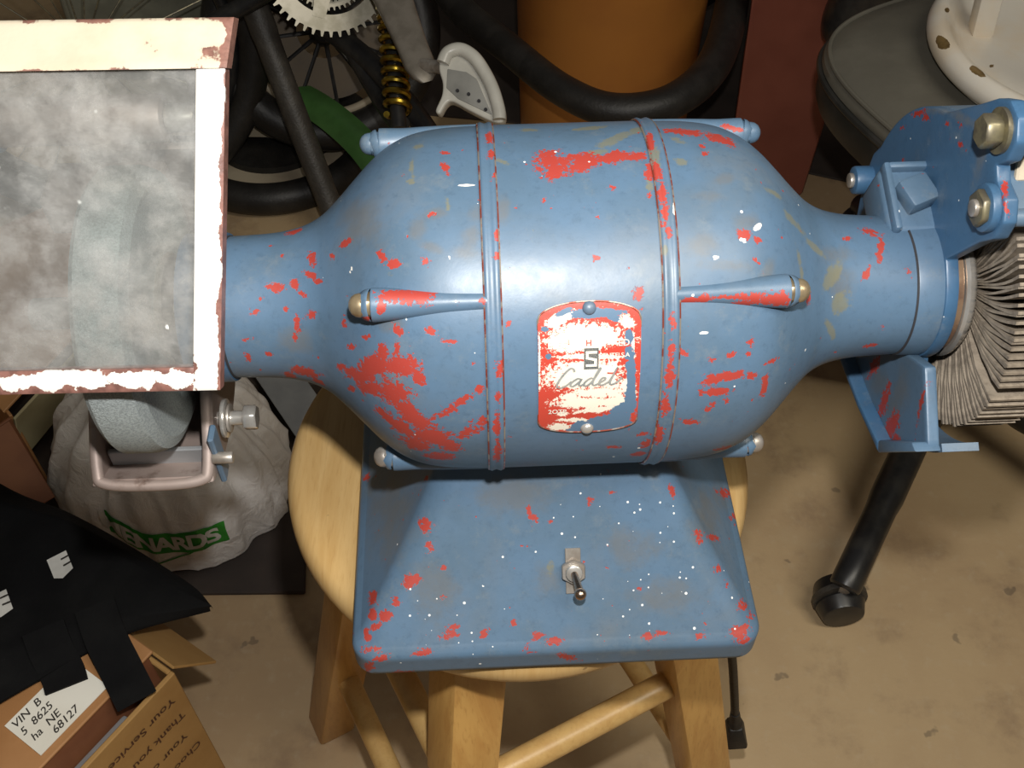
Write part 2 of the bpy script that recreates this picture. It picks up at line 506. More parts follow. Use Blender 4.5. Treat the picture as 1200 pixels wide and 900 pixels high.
# wear tables: per part, per mark kind, rows of centre and two half-axis vectors in the part's own space
WEAR = {'bell_l':{'red':[[-0.0974,-0.0719,0.2134,0.011,-0.0064,0.0093,-0.00055,0.0027,0.0054],[-0.0855,-0.0777,0.2193,0.0093,-0.0043,0.00057,0.0019,0.0018,0.006],[-0.1054,-0.0682,0.201,0.009,-0.008,0.0065,0.0012,6.7e-05,0.0054],[-0.1005,-0.0736,0.1988,0.011,-0.0089,0.0056,0.0015,-0.00022,0.0057],[-0.0892,-0.0813,0.2027,0.0096,-0.0057,-0.00074,0.003,8.5e-05,0.0077],[-0.0761,-0.0825,0.2158,0.0032,-0.00059,0.0005,0.00032,0.0019,0.0051],[-0.0831,-0.0855,0.1959,0.0061,-0.0025,-0.0009,0.0014,0.00011,0.0046],[-0.0787,-0.0877,0.1892,0.0087,-0.0025,-0.0011,0.0015,-8.7e-05,0.0063],[-0.0731,-0.0889,0.1784,0.012,-0.0022,-0.00079,0.001,-0.00069,0.0075],[-0.0642,-0.0894,0.1716,0.0066,-0.00042,-0.0018,0.00087,-0.0011,0.0067],[-0.0876,-0.0843,0.1815,0.0078,-0.0038,-0.0031,0.0024,-0.0015,0.0069],[-0.0949,-0.0797,0.1856,0.0059,-0.0044,-0.00017,0.002,-0.0014,0.0056],[-0.0809,-0.0859,0.1694,0.009,-0.0031,-0.00055,0.0014,-0.0018,0.0076],[-0.07,-0.0857,0.1578,0.0095,-0.0015,0.00031,0.00045,-0.0019,0.006],[-0.0934,-0.0709,0.2229,0.0026,-0.0014,0.0013,0.0003,0.0019,0.0039],[-0.0862,-0.0735,0.2266,0.002,-0.00072,0.00068,0.0002,0.0016,0.0029],[-0.1118,-0.0619,0.1986,0.0039,-0.0034,0.0037,0.0003,0.00032,0.0028],[-0.1122,-0.063,0.187,0.0036,-0.0036,0.0041,0.00042,-0.00026,0.0035],[-0.0575,-0.0885,0.2044,0.0068,0.001,0.0056,-0.0011,0.00052,0.002],[-0.0651,-0.0893,0.1969,0.0061,-4.4e-05,0.004,-0.00074,0.00042,0.0024],[-0.0484,-0.087,0.2109,0.0023,0.00074,0.0025,-0.0016,0.00065,0.0019],[-0.071,-0.089,0.193,0.0032,-0.00032,0.002,-0.00044,0.00028,0.0021],[-0.0542,-0.0909,0.1838,0.0066,-0.00024,0.0042,-0.00081,0,0.0038],[-0.0478,-0.0908,0.1906,0.0025,-5.2e-05,-8.3e-05,8.4e-05,0.00024,0.0036],[-0.1492,-0.0209,0.2176,0.0053,-0.00077,0.00051,2.1e-05,0.0022,0.0014],[-0.139,-0.0215,0.2201,0.0025,7.7e-05,0.001,-0.0012,0.0032,0.0014],[-0.1295,-0.0128,0.229,0.0028,-0.0012,0.0016,-0.001,0.0054,0.00081],[-0.1302,-0.0207,0.2254,0.0035,-0.0039,0.00055,0.0013,0.00095,0.0014],[-0.1265,-0.0259,0.2255,0.0028,-0.0018,0.0016,2.7e-05,0.0014,0.00094],[-0.1304,-0.0358,0.213,0.0029,-0.0026,-0.00026,0.0017,0.00049,0.0024],[-0.1382,-0.036,0.2062,0.0023,-0.00042,0.00086,-0.00038,0.0024,0.0036],[-0.1407,-0.0385,0.1996,0.0014,-0.00033,0.00028,0.00028,0.00081,0.0023],[-0.1122,-0.0508,0.2215,0.0019,-0.0014,0.0015,-9.7e-05,0.0023,0.0029],[-0.0849,-0.0695,0.2339,0.0034,-0.0027,-0.0012,0.0016,0.00057,0.002],[-0.0698,-0.0727,0.2364,0.0024,-0.00029,0.00018,0.00011,0.0014,0.002],[-0.0622,-0.0762,0.2329,0.0055,-0.00046,0.00021,5.2e-05,0.00066,0.001],[-0.1597,-0.0293,0.209,0.0023,0.00068,0.001,-0.00076,0.001,0.0011],[-0.1655,-0.0361,0.1965,0.0021,0.00018,0.00078,-0.00025,0.00046,0.0013],[-0.166,-0.0382,0.1859,0.00087,-3.5e-05,0,0.00088,0.00022,0.0049],[-0.1556,-0.0386,0.1878,0.0018,-0.00015,7.2e-05,0.00039,0.0002,0.0024],[-0.1373,-0.042,0.1768,0.0088,-0.0035,0.0003,0.0016,-0.0016,0.0056],[-0.1428,0.0161,0.2216,0.0045,0.0016,0.00061,-0.00095,0.0036,-0.0018],[-0.1463,-0.0046,0.2239,0.0014,-0.00033,0.00024,-0.00013,0.0017,0.00017],[-0.0918,-0.0411,0.2549,0.002,-0.0028,-0.00015,0.0015,0.00047,0.0014],[-0.0857,-0.0469,0.2552,0.0036,-0.00058,0.0016,-0.00048,0.0018,0.00091],[-0.0705,-0.0496,0.2586,0.002,-0.00027,0.00016,6.1e-05,0.0016,0.0011],[-0.0604,-0.0033,0.2746,0.0016,-0.00022,0.00011,4.8e-05,0.005,0.00019],[-0.0612,0.01,0.274,0.0021,-0.00035,0.00019,0,0.0016,-0.00018],[-0.1105,-0.0208,0.2455,0.0037,-0.0015,0.0036,-0.00099,0.0025,-0.00027],[-0.1439,-0.03,0.2114,0.0013,-0.00024,0.00018,7.7e-05,0.00085,0.00096],[-0.1094,-0.0593,0.213,0.0023,-0.0018,0.0018,0.00016,0.00065,0.0017],[-0.1008,-0.0633,0.224,0.003,-0.0014,0.0027,-0.00037,0.00087,0.00076],[-0.1165,-0.0572,0.1967,0.003,-0.0026,0.0027,0.00026,0.00022,0.0023],[-0.1479,-0.0367,0.1686,0.0043,-0.00057,-0.00077,0.0012,-0.0023,0.0049],[-0.1317,-0.043,0.1694,0.0036,-0.0024,0.00069,0.00097,-0.0018,0.0036],[-0.0616,-0.0012,0.2745,0.0012,-0.00017,8.8e-05,0,0.0026,2.1e-05],[-0.1177,-0.0207,0.2374,0.0015,-0.0013,0.0011,-2.5e-05,0.0018,0.00065],[-0.1563,-0.0247,0.2139,0.0013,-0.00012,5.3e-05,4.4e-05,0.00098,0.00083],[-0.1346,-0.0272,0.2184,0.0027,-0.0022,-6.4e-05,0.00072,0.00061,0.00091]],
   'tan':[[-0.0742,0.0198,0.2706,0.0032,0.003,-2.2e-05,-0.0012,0.0049,-0.0014],[-0.0772,0.0026,0.2722,0.0017,-0.00065,0.00044,-0.00014,0.0089,-0.00023],[-0.0779,-0.0083,0.2716,0.0029,-0.00094,0.00064,0,0.0023,0.00022],[-0.06,-0.0253,0.271,0.0015,0.00049,0.00022,-0.0015,0.0053,0.0014]],
   'scuff':[[-0.0741,-0.0352,0.2657,0.0055,-0.0011,0.00074,0.00017,0.0087,0.0038],[-0.066,-0.029,0.2693,0.0078,0.00044,0.0011,-0.00049,0.0035,0.0011],[-0.0684,-0.0443,0.2621,0.0087,-0.004,-0.001,0.0012,0.0025,0.0016],[-0.0499,-0.043,0.2642,0.0045,-0.0013,-0.0006,0.0028,0.0084,0.0045],[-0.0463,-0.0306,0.2698,0.0071,-0.00036,0,0.00021,0.006,0.0021],[-0.0528,-0.0474,0.2616,0.0078,-0.00038,0,0.00014,0.0035,0.0021],[-0.141,-0.0392,0.1973,0.013,-0.0031,0.0026,0.0013,0.0031,0.01],[-0.1036,-0.0158,0.2543,0.012,-0.0043,0.011,-0.01,0.028,-0.0043],[-0.0897,-0.0659,0.2348,0.0098,-0.004,0.0037,0.00031,0.0033,0.0046]],
   'white':[[-0.0518,-0.0148,0.2738,0.0064,-0.00043,9.8e-05,0,0.00052,8.3e-05],[-0.048,-0.0354,0.2679,0.0029,-0.0012,-0.00046,0.00015,0.00037,0.00016],[-0.0672,-0.0445,0.2622,0.0028,-0.0022,-0.00086,0.00028,0.00032,0.00022],[-0.0607,-0.0493,0.26,0.0012,-9.8e-05,3.9e-05,5.2e-05,0.0013,0.00087],[-0.1073,-0.0355,0.2423,0.00043,-0.00048,0.00024,0.0012,0.0014,0.0023]]},
  'boss_l_44':{'red':[[-0.0989,-0.0677,0.2405,0.0022,-0.0019,0.0018,0.00039,-0.0016,0.0032],[-0.0826,-0.0624,0.2499,0.012,-0.00049,-0.00011,0,0.0036,0.00086],[-0.0721,-0.063,0.25,0.0062,-0.00029,0,0,0.0046,0.00038],[-0.092,-0.0669,0.2472,0.0023,0,-0.00011,0.00019,0.0025,0.0029],[-0.0788,-0.0659,0.2483,0.0023,-0.00015,3.8e-05,7e-05,0.0015,0.0013],[-0.0458,-0.0668,0.2487,0.0019,-6.3e-05,-3e-05,7.1e-05,0.0015,0.0013]]},
  'ring_l':{'red':[[-0.0393,0.0216,0.2742,0.0016,-0.0016,0.00093,0.0006,0.0088,-0.0019],[-0.0382,0.0047,0.2767,0.0017,0.0011,-0.00089,0.00015,0.0044,-0.00031],[-0.0376,-0.0106,0.2759,0.0016,0.00084,-0.00073,0.00013,0.0034,0.00032],[-0.0376,-0.0408,0.267,0.0016,0.0006,-0.00059,0.00012,0.0027,0.0013],[-0.0381,-0.0509,0.2615,0.0012,0.00042,-0.00043,9.3e-05,0.002,0.0013],[-0.0391,-0.0851,0.221,0.0024,-0.00061,0.00056,0.00011,0.0017,0.004],[-0.0402,-0.0894,0.2077,0.0016,-0.00043,0.00043,5.8e-05,0.00074,0.0028],[-0.0405,-0.0923,0.1887,0.0016,-0.00052,0.00055,0.00016,0.00065,0.013],[-0.0406,-0.0905,0.166,0.0017,-0.00076,0.00089,2.6e-05,-0.0023,0.011],[-0.0369,-0.082,0.2233,0.00099,0.0023,-0.0026,5.6e-05,0.001,0.0018]]},
  'ring_r':{'red':[[0.0387,0.0117,0.2762,0.0024,0.0023,-0.0011,0.00011,0.0097,-0.0013],[0.0381,-0.0112,0.2761,0.0022,-0.00073,0.001,-4.3e-05,0.0077,0.00096],[0.0397,-0.0253,0.2731,0.0022,0.0008,-0.00052,0.00023,0.0065,0.0018],[0.0398,-0.0355,0.2695,0.0021,0.00054,-0.00054,0.00058,0.0058,0.0022],[0.0412,-0.043,0.2656,0.0015,-0.00044,0.00032,0.00024,0.0029,0.0016],[0.0413,-0.0741,0.2391,0.0019,-0.00047,0.0004,-2.3e-05,0.0028,0.0038],[0.0411,-0.0814,0.2274,0.0019,-0.00048,0.00043,-0.00015,0.0024,0.0044],[0.0405,-0.0868,0.2155,0.0022,0.00046,-0.00086,4.7e-05,0.0025,0.0068],[0.0396,-0.0914,0.1992,0.0023,0.00058,-0.0012,-6e-05,0.0013,0.0085],[0.0388,-0.0927,0.1777,0.0024,0.00093,-0.0018,-0.0004,-0.00083,0.01]],
   'tan':[[0.0384,-0.0025,0.2769,0.0029,-0.0013,0.0014,0.00063,0.016,0.00068],[0.039,-0.0498,0.2624,0.0013,0.00029,-0.00031,0.00027,0.0035,0.0021]],
   'white':[[0.0445,-0.0327,0.2705,0.00089,0.00036,-0.00034,0.00048,0.0044,0.0014]]},
  'shell':{'red':[[-0.008,-0.0029,0.2754,0.011,-0.00048,0,0.0006,0.0081,0.0003],[-0.0115,0.0053,0.2752,0.0066,0.00066,-3.4e-05,7.5e-05,0.0036,-0.00019],[0.006,-0.001,0.2754,0.0099,0.00089,0,0.00022,0.0059,4.4e-05],[0.0193,0.001,0.2754,0.01,0.0017,0,0.00011,0.0046,-3.5e-05],[0.0303,0.0004,0.2754,0.0057,-0.00028,0,0.0005,0.004,-3e-05],[0.036,-0.0096,0.2749,0.0025,0.00048,5.4e-05,-4.2e-05,0.0078,0.00088],[-0.0102,-0.0099,0.2749,0.0048,-0.0002,-2.3e-05,0.00031,0.0045,0.00051],[0.0031,-0.0059,0.2752,0.0057,-0.00025,0,0.00036,0.0042,0.00028],[-0.0156,-0.0253,0.2718,0.0012,-4.2e-05,0,0.00011,0.0018,0.00052],[0.0172,-0.0194,0.2733,0.0016,-6e-05,0,0.00014,0.0015,0.00032],[0.0258,-0.0652,0.2481,0.0027,-6.4e-05,-6.6e-05,8.9e-05,0.0027,0.0028],[0.0268,-0.0697,0.2431,0.0012,-2.6e-05,-3.1e-05,0,0.00077,0.00089],[0.0318,-0.0912,0.1775,0.0033,0,0.0003,-0.00034,-0.00015,0.0022],[0.0338,-0.0899,0.1674,0.0033,-0.00049,0.0026,-0.0013,-0.00084,0.0044],[0.0315,-0.0866,0.1546,0.0037,-0.0004,0.0012,-0.00066,-0.0012,0.0037],[0.0173,-0.0894,0.165,0.0039,6.9e-05,-0.00034,-0.00018,-0.0004,0.0019],[0.0076,-0.0518,0.2593,0.0016,-4.3e-05,-3e-05,7.6e-05,0.0013,0.00091],[0.018,-0.0287,0.2708,0.00079,-2.7e-05,0,7.6e-05,0.00087,0.00029],[0.0335,-0.0248,0.272,0.0012,-4.3e-05,0,0.00019,0.0018,0.00052],[-0.0341,-0.0728,0.2393,0.0012,-2.5e-05,-3.3e-05,3.5e-05,0.00072,0.00094]],
   'tan':[[0.0229,0.0171,0.2738,0.015,0.011,-0.0021,-0.00029,0.0052,-0.00099],[0.0124,0.0055,0.2752,0.0075,0.0019,-0.00013,0,0.0036,-0.00024],[0.0354,0.0279,0.271,0.009,0.0036,-0.0011,0.00046,0.005,-0.0016],[0.0343,-0.0176,0.2737,0.0024,0.00044,8.3e-05,-0.00023,0.0091,0.0017],[-0.0189,0.0331,0.2692,0.0077,-0.00078,0.0003,0.00023,0.0037,-0.0014],[0.0112,0.033,0.2692,0.013,0.0026,-0.001,0.00034,0.0037,-0.0014],[-0.0331,-0.0005,0.2754,0.0045,-0.0029,-2.1e-05,0.0005,0.0018,0]],
   'scuff':[[-0.0344,-0.0291,0.2706,0.0039,-0.00014,-4.5e-05,0.00039,0.0087,0.0029]],
   'blue':[[-0.005,-0.0913,0.1807,0.0067,0,-0.00043,-0.00019,-0.00016,0.0042],[0.0043,-0.0913,0.1793,0.017,5.8e-05,-0.0011,-0.00026,-0.00023,0.0044]]},
  'bell_r':{'red':[[0.0573,0.0252,0.2712,0.011,-0.0029,0.00039,0.0011,0.0047,-0.0014],[0.0755,0.019,0.2706,0.0071,-0.0047,-0.00063,0.002,0.0054,-0.0017],[0.0643,0.003,0.2742,0.0017,0.00015,-0.00018,0.00037,0.0021,-0.00012],[0.0646,0.0097,0.2737,0.0013,0.00014,-0.00015,0.00045,0.0025,-0.00032],[0.0768,-0.042,0.2617,0.0028,-0.00098,-0.0013,0.0015,0.0022,0.00075],[0.084,-0.0425,0.2587,0.0023,0.00067,-0.00069,0.00016,0.0015,0.00077],[0.0704,-0.0851,0.2119,0.011,0.0013,-0.0012,-0.00033,0.00071,0.0023],[0.0614,-0.0866,0.2105,0.0047,0.00064,0.00092,-0.0006,0.0005,0.0018],[0.0637,-0.0881,0.204,0.008,0.00059,-0.00073,-0.00035,0.00053,0.0025],[0.081,-0.0835,0.2089,0.0036,0.0011,-0.0006,-0.00068,0.0005,0.0025],[0.0896,-0.0818,0.1995,0.0021,0.00086,-0.0018,0.00063,0.0016,0.0066],[0.0699,-0.081,0.2224,0.0023,0.00058,0.00046,-0.00068,0.00063,0.0016],[0.0784,-0.0797,0.2211,0.0018,0.00033,-0.00046,-0.00013,0.00072,0.0016],[0.0466,-0.0811,0.2255,0.0017,0.00047,0.00086,-0.0013,0.001,0.002],[0.0605,-0.0828,0.2208,0.0021,7.8e-05,-0.0002,-8.4e-05,0.00052,0.0012],[0.0533,-0.0909,0.1853,0.0061,0.00018,-0.0025,0,0,0.0016],[0.0633,-0.0896,0.1962,0.0017,0.00012,-0.00025,-0.00027,0.00029,0.0022],[0.0608,-0.0901,0.1931,0.0017,0.0001,-0.00023,-0.00022,0.00016,0.0018],[0.0911,-0.0775,0.212,0.0048,0.0028,-0.00056,-0.0008,8.5e-05,0.0016],[0.0704,-0.0886,0.1972,0.0013,0.00015,-0.00026,-0.00022,0.00021,0.0017],[0.0793,-0.0768,0.2262,0.0013,0.00024,-0.00033,-7.7e-05,0.00059,0.0011],[0.0856,-0.055,0.2491,0.0014,0.00044,-0.00048,5.5e-05,0.00093,0.00075],[0.1431,-0.0055,0.2245,0.0028,-4.2e-05,-0.00069,0.00089,0.0024,0.00013],[0.1509,-0.023,0.2159,0.0016,-0.00055,-0.00067,0.0027,0.0037,0.0022],[0.157,0.0012,0.2227,0.0055,-0.0023,-0.00035,0.0013,0.0028,-0.0002],[0.1138,-0.0464,0.2243,0.0019,0.0014,-0.0015,-6e-05,0.0024,0.0029],[0.0794,-0.0772,0.2255,0.0013,0.00025,-0.00033,-0.00014,0.00096,0.0019],[0.163,-0.0379,0.1899,0.0014,4.5e-05,-0.00012,-0.00063,0.00041,0.0028],[0.1591,-0.0379,0.1771,0.0035,0.00011,0.00062,-0.00071,-0.00038,0.0018],[0.1606,-0.0099,0.2212,0.0013,-0.0002,-0.00012,0.003,0.0091,0.0023],[0.0784,-0.0805,0.1488,0.0067,0.0026,-0.0011,-0.0014,-0.0025,0.0047],[0.1735,-0.0218,0.215,0.0009,0,-3.7e-05,0.00014,0.0015,0.001],[0.1597,-0.0146,0.2196,0.00091,0,-5.7e-05,0.00075,0.0045,0.0018]],
   'tan':[[0.0532,0.0142,0.2738,0.0048,-0.0042,0.00051,0.0011,0.0033,-0.00056],[0.0515,-0.0039,0.2749,0.004,-0.0006,-0.00013,0.00077,0.0037,0.00012],[0.0963,-0.0121,0.2617,0.0066,0.00033,-0.0054,0.0018,0.0032,-0.00099],[0.1086,-0.0198,0.2479,0.0079,-0.00062,-0.0088,0.0023,0.0033,-0.0014],[0.121,-0.0216,0.2335,0.0081,0.00029,-0.0087,0.0021,0.0029,-0.0011],[0.131,-0.0289,0.2195,0.0042,0.0002,-0.0031,0.0065,0.0091,0.0023],[0.1363,-0.0358,0.2079,0.0093,0.0027,-0.0031,-0.00046,0.0038,0.006],[0.1311,-0.0436,0.1976,0.0025,0.0014,-0.00055,-0.005,0.00017,0.011],[0.1088,-0.0387,0.2383,0.0018,0.0016,-0.0012,-0.0018,0.0074,0.0075]],
   'scuff':[[0.0572,-0.048,0.261,0.01,3.8e-05,-0.00048,0.00055,0.0069,0.0043],[0.0667,-0.0549,0.2553,0.014,-0.00014,-0.0021,0.00056,0.0032,0.0023],[0.0788,-0.0359,0.2641,0.0079,0.0016,-0.0017,0.0007,0.0057,0.0024],[0.0616,-0.025,0.271,0.012,-0.0008,-0.0011,0.00077,0.0037,0.001],[0.088,-0.0542,0.2483,0.0044,0.00054,-0.0026,0.0039,0.0078,0.0038],[0.0714,-0.0143,0.2722,0.0079,0.0027,-0.00086,9e-05,0.0042,0.00065],[0.1349,-0.018,0.2238,0.013,0.0045,-0.0047,0.0012,0.0073,0.0027],[0.1362,-0.0288,0.2161,0.01,0.0029,-0.0032,0.00047,0.0098,0.0084]],
   'white':[[0.0758,-0.0443,0.2606,0.0024,-0.00088,-0.0012,0.00073,0.001,0.00042],[0.0843,-0.0368,0.2615,0.0027,0.0026,0,-0.001,0.00089,0.00088],[0.0575,-0.0767,0.2325,0.0044,-0.00029,-0.0008,8.9e-05,0.00043,0.00068],[0.0628,-0.0526,0.2576,0.0016,6.7e-05,-0.00013,6.9e-05,0.00098,0.00069]]},
  'boss_r_134':{'red':[[0.0906,0.0543,0.2511,0.0076,-0.0025,-0.00098,0.00045,0.0011,0.00073]]},
  'boss_r_44':{'red':[[0.052,-0.0681,0.2459,0.0084,8.4e-05,0.0012,-0.00046,0.00016,0.002],[0.0657,-0.0676,0.2469,0.008,2.4e-05,-0.0004,-9.2e-05,0.00048,0.0012],[0.081,-0.0678,0.2453,0.011,9.2e-05,-0.00063,-0.0004,0.00075,0.0031],[0.0918,-0.0683,0.2442,0.0039,-0.00015,-4.1e-05,-0.00056,0.00099,0.004],[0.0741,-0.0681,0.2432,0.0056,-2.4e-05,-0.00024,-0.00043,-0.00017,0.0024]],
   'white':[[0.0506,-0.0671,0.2482,0.00079,0,-2.6e-05,0,0.00051,0.00059]]},
  'base':{'red':[[-0.1136,0.0076,0.0359,0.0049,-0.0068,0.0062,0.0012,0.0027,0.0015],[-0.0811,-0.0449,0.0833,0.0017,-0.002,0.0027,0,0.0019,0],[-0.0827,-0.0703,0.0724,0.0036,0.00052,0.0025,-0.0024,0.0042,0.0015],[-0.0811,-0.0801,0.065,0.0024,0.00033,0.00085,-0.0012,0.0029,0.0024],[-0.0928,-0.0941,0.0497,0.0038,0.0006,0.0013,-0.0014,0.0033,0.0026],[-0.0888,-0.093,0.0513,0.003,-0.00018,5.6e-05,0.00012,0.0021,0.0021],[-0.1012,-0.1018,0.0413,0.0022,0.00064,0.0011,-0.0019,0.003,0.0016],[-0.1075,-0.1075,0.0352,0.004,0.0019,0.0027,-0.0019,0.0023,0.00069],[-0.1138,-0.1116,0.0301,0.0032,0.0014,0.0023,-0.0016,0.002,0.00034],[-0.1191,-0.1146,0.0258,0.0026,-0.00033,0.0013,-0.001,0.0055,0.002],[-0.0728,-0.089,0.0556,0.002,-5.8e-05,-6.2e-05,6e-05,0.001,0.0011],[-0.0704,-0.1178,0.0274,0.0058,0.00095,0.00088,-0.00055,0.0018,0.0017],[-0.0692,-0.1141,0.0308,0.004,0.00013,0.00012,-7.3e-05,0.0011,0.001],[-0.0505,-0.1173,0.0278,0.0025,-8e-05,-7.4e-05,0.00011,0.0022,0.002],[-0.1201,-0.1209,0.0224,0.0031,-0.00056,0.00082,0,0.0027,0.0011],[-0.1141,-0.1226,0.0229,0.0067,-0.0021,-0.00029,0.00055,0.0016,0.00097],[-0.087,-0.1252,0.0213,0.0059,-0.00017,-0.00024,6.6e-05,0.00078,0.0011],[-0.1156,-0.0938,0.0333,0.0029,-0.0022,0.0037,-0.00025,0.0059,-0.00031],[-0.124,0.0003,0.0232,0.0026,0.00036,0.0017,-0.0013,0.0031,-0.00089],[-0.1159,-0.1043,0.032,0.0027,-0.0011,0.0018,0,0.0038,0.0012],[-0.1118,-0.1264,0.0196,0.0039,-0.00011,-0.00016,0.00013,0.0012,0.0018],[-0.1193,-0.1261,0.0088,0.0033,-0.0014,0.0025,0.00074,-0.00031,0.0072],[-0.1009,-0.127,0.0021,0.006,0,-0.0006,0.00018,0,0.0022],[-0.0225,-0.0686,0.0788,0.0015,0.00013,0.00016,-0.001,0.0045,0.0054],[-0.0197,-0.0713,0.0756,0.003,-7.9e-05,-9.5e-05,8.4e-05,0.002,0.0023],[-0.0104,-0.0729,0.0738,0.0015,-4e-05,-4.7e-05,3.9e-05,0.00099,0.0012],[0.0131,-0.0651,0.0832,0.0025,-6.4e-05,-7.9e-05,2.7e-05,0.00096,0.0012],[0.0254,-0.0622,0.0867,0.0025,-6.3e-05,-7.9e-05,2e-05,0.00096,0.0012],[0.012,-0.0663,0.0816,0.0015,-3.9e-05,-4.7e-05,2.7e-05,0.00097,0.0012],[-0.0335,-0.1134,0.0314,0.002,-6.4e-05,-5.9e-05,8.8e-05,0.0018,0.0017],[-0.0735,-0.1013,0.043,0.0015,-4.6e-05,-4.5e-05,3.9e-05,0.00071,0.0007],[0.0612,-0.0605,0.0827,0.0016,0.00096,-0.0006,-0.0013,0.0027,0.0027],[0.0751,-0.0772,0.0624,0.0033,0.0005,-0.002,0.00055,0.0018,0.0007],[0.0865,-0.0732,0.0506,0.0065,0.0041,-0.0091,0.0011,0.0026,-0.0015],[0.077,-0.081,0.059,0.0024,-0.00042,-0.0018,0.00096,0.0014,0.00015],[0.1063,-0.0242,0.025,0.0062,0.0024,-0.0076,0.0021,0.0041,-0.0026],[0.1107,-0.0396,0.0212,0.0034,0.0031,-0.0049,0.0008,0.0033,-0.0011],[0.088,-0.0924,0.0455,0.0029,0.00089,-0.0017,0.00017,0.0014,0.0005],[0.0929,-0.0987,0.0393,0.0018,0.00051,-0.001,0.00018,0.0014,0.00048],[0.1021,-0.1066,0.0294,0.0039,0.0027,-0.003,-0.001,0.0034,0.0017],[0.1072,-0.1116,0.0236,0.0033,0.0013,-0.0027,0.00051,0.0027,0.00013],[0.1004,-0.1203,0.0238,0.0086,0.0027,-0.0016,-0.00062,0.0023,0.0017],[0.1011,-0.1252,0.0205,0.0053,0.00034,-0.0012,-2.3e-05,0.0017,0.0021],[0.075,-0.1225,0.0231,0.004,0.00042,0.00028,-0.00023,0.0016,0.0011],[0.0449,-0.1215,0.024,0.003,-9.8e-05,-9e-05,6.3e-05,0.0015,0.0014],[-0.01,-0.1216,0.0239,0.0045,-0.00015,-0.00013,5.1e-05,0.0011,0.001],[-0.0025,-0.127,0.0124,0.0071,0,-0.0034,0.00018,0,0.0043],[-0.0261,-0.1256,0.0206,0.0039,-0.00055,-0.00078,0.0003,0.00092,0.0013],[0.0228,-0.1235,0.0225,0.002,-7.1e-05,-4.8e-05,5e-05,0.00081,0.00054],[0.0408,-0.1012,0.0431,0.0015,-4.6e-05,-4.5e-05,4e-05,0.0011,0.0011],[-0.0199,-0.1194,0.0259,0.003,-9.7e-05,-8.9e-05,0.0001,0.0022,0.002],[0.0525,-0.1206,0.0247,0.005,-0.00048,-0.00045,0.00018,0.0011,0.001]],
   'speck':[[0.0557,-0.1017,0.0426,0.06,-0.0018,-0.0018,0.00086,0.025,0.025],[0.0653,-0.1129,0.0319,0.045,-0.0014,-0.0013,0.00043,0.011,0.01],[0.0266,-0.0765,0.0695,0.04,-0.0011,-0.0013,0.00043,0.017,0.019],[-0.0739,-0.1085,0.036,0.03,-0.00094,-0.00089,0.00076,0.014,0.014],[0.1065,-0.1158,0.0232,0.011,0.0019,-0.0047,0.0016,0.01,0.0021]],
   'scuff':[[-0.104,-0.0444,0.0485,0.02,-0.019,0.027,-0.0013,0.047,-0.0018],[-0.0782,-0.0976,0.0467,0.019,0.0043,0.0043,-0.0075,0.017,0.017],[0.0363,-0.0835,0.0615,0.02,-0.00056,-0.00063,0.00027,0.01,0.011],[-0.032,-0.062,0.087,0.029,-0.00076,-0.00094,0.00046,0.0095,0.012],[0.0881,-0.0535,0.0484,0.014,0.0081,-0.02,0.023,0.052,-0.032],[0.0556,-0.1053,0.0391,0.03,-0.00094,-0.0009,0.0004,0.011,0.01],[-0.0138,-0.096,0.0483,0.0099,-0.0003,-0.0003,0.0004,0.0092,0.0094]],
   'tan':[[-0.0111,-0.0908,0.0537,0.003,-8.7e-05,-9.2e-05,0.00021,0.0049,0.0051]]},
  'guard_r':{'red':[[0.192,0.0602,0.2527,0,-0.0067,0.0063,0,0.0024,0.00033],[0.192,0.0505,0.2568,0,-0.0044,0.0031,0,0.0012,0.0013],[0.192,0.0591,0.2219,0,-0.0019,0.0015,0,0.0016,0.0017],[0.192,0.0558,0.2168,0,-0.0019,0.0015,0,0.0023,0.0024],[0.192,0.027,0.2693,0,-0.0037,0.0031,0,0.00087,0.00039],[0.192,0.0219,0.2669,0,-0.0024,0.0017,0,0.00059,0.0006],[0.192,0.0124,0.2788,0,-0.0039,0.0024,0,0.00031,0.00076],[0.192,0.0089,0.2713,0,-0.0022,0.0017,0,0.00087,0.00088],[0.192,-0.0005,0.2722,0,-0.0022,0.0016,0,0.00058,0.00058],[0.192,0.0728,0.2343,0,-0.0029,0.0021,0,0.00065,0.00067],[0.1942,-0.0388,0.2811,0.0016,-6.7e-05,0,0.0018,0.0054,0.00049],[0.1925,-0.0462,0.2784,0.00095,-0.00038,0.00027,-0.0001,0.0012,0.0015],[0.1934,-0.0488,0.2755,0.0012,-2.2e-05,-2.9e-05,-7.8e-05,0.0007,0.00091],[0.192,0.0121,0.1969,0,-0.0025,0.0023,0,0.0013,0.0013],[0.192,-0.016,0.1919,0,-0.0015,0.0015,0,0.0025,0.0026],[0.192,-0.0245,0.1643,0,-0.0024,0.0035,0,0.0023,0.00012]],
   'scuff':[[0.192,0.0132,0.2822,0,-0.02,0.0079,0,-0.001,0.0041],[0.192,0.0443,0.2654,0,-0.024,0.017,0,0.0015,0.0015],[0.192,-0.0125,0.2813,0,-0.0058,0.0035,0,0.0052,0.015],[0.192,0.003,0.2082,0,-0.016,0.014,0,0.0051,0.0052]],
   'white':[[0.192,-0.0219,0.1718,0,-0.0049,0.0069,0,0.0011,7e-05]],
   'tan':[[0.192,0.0118,0.2095,0,-0.016,0.014,0,0.0051,0.0052]]},
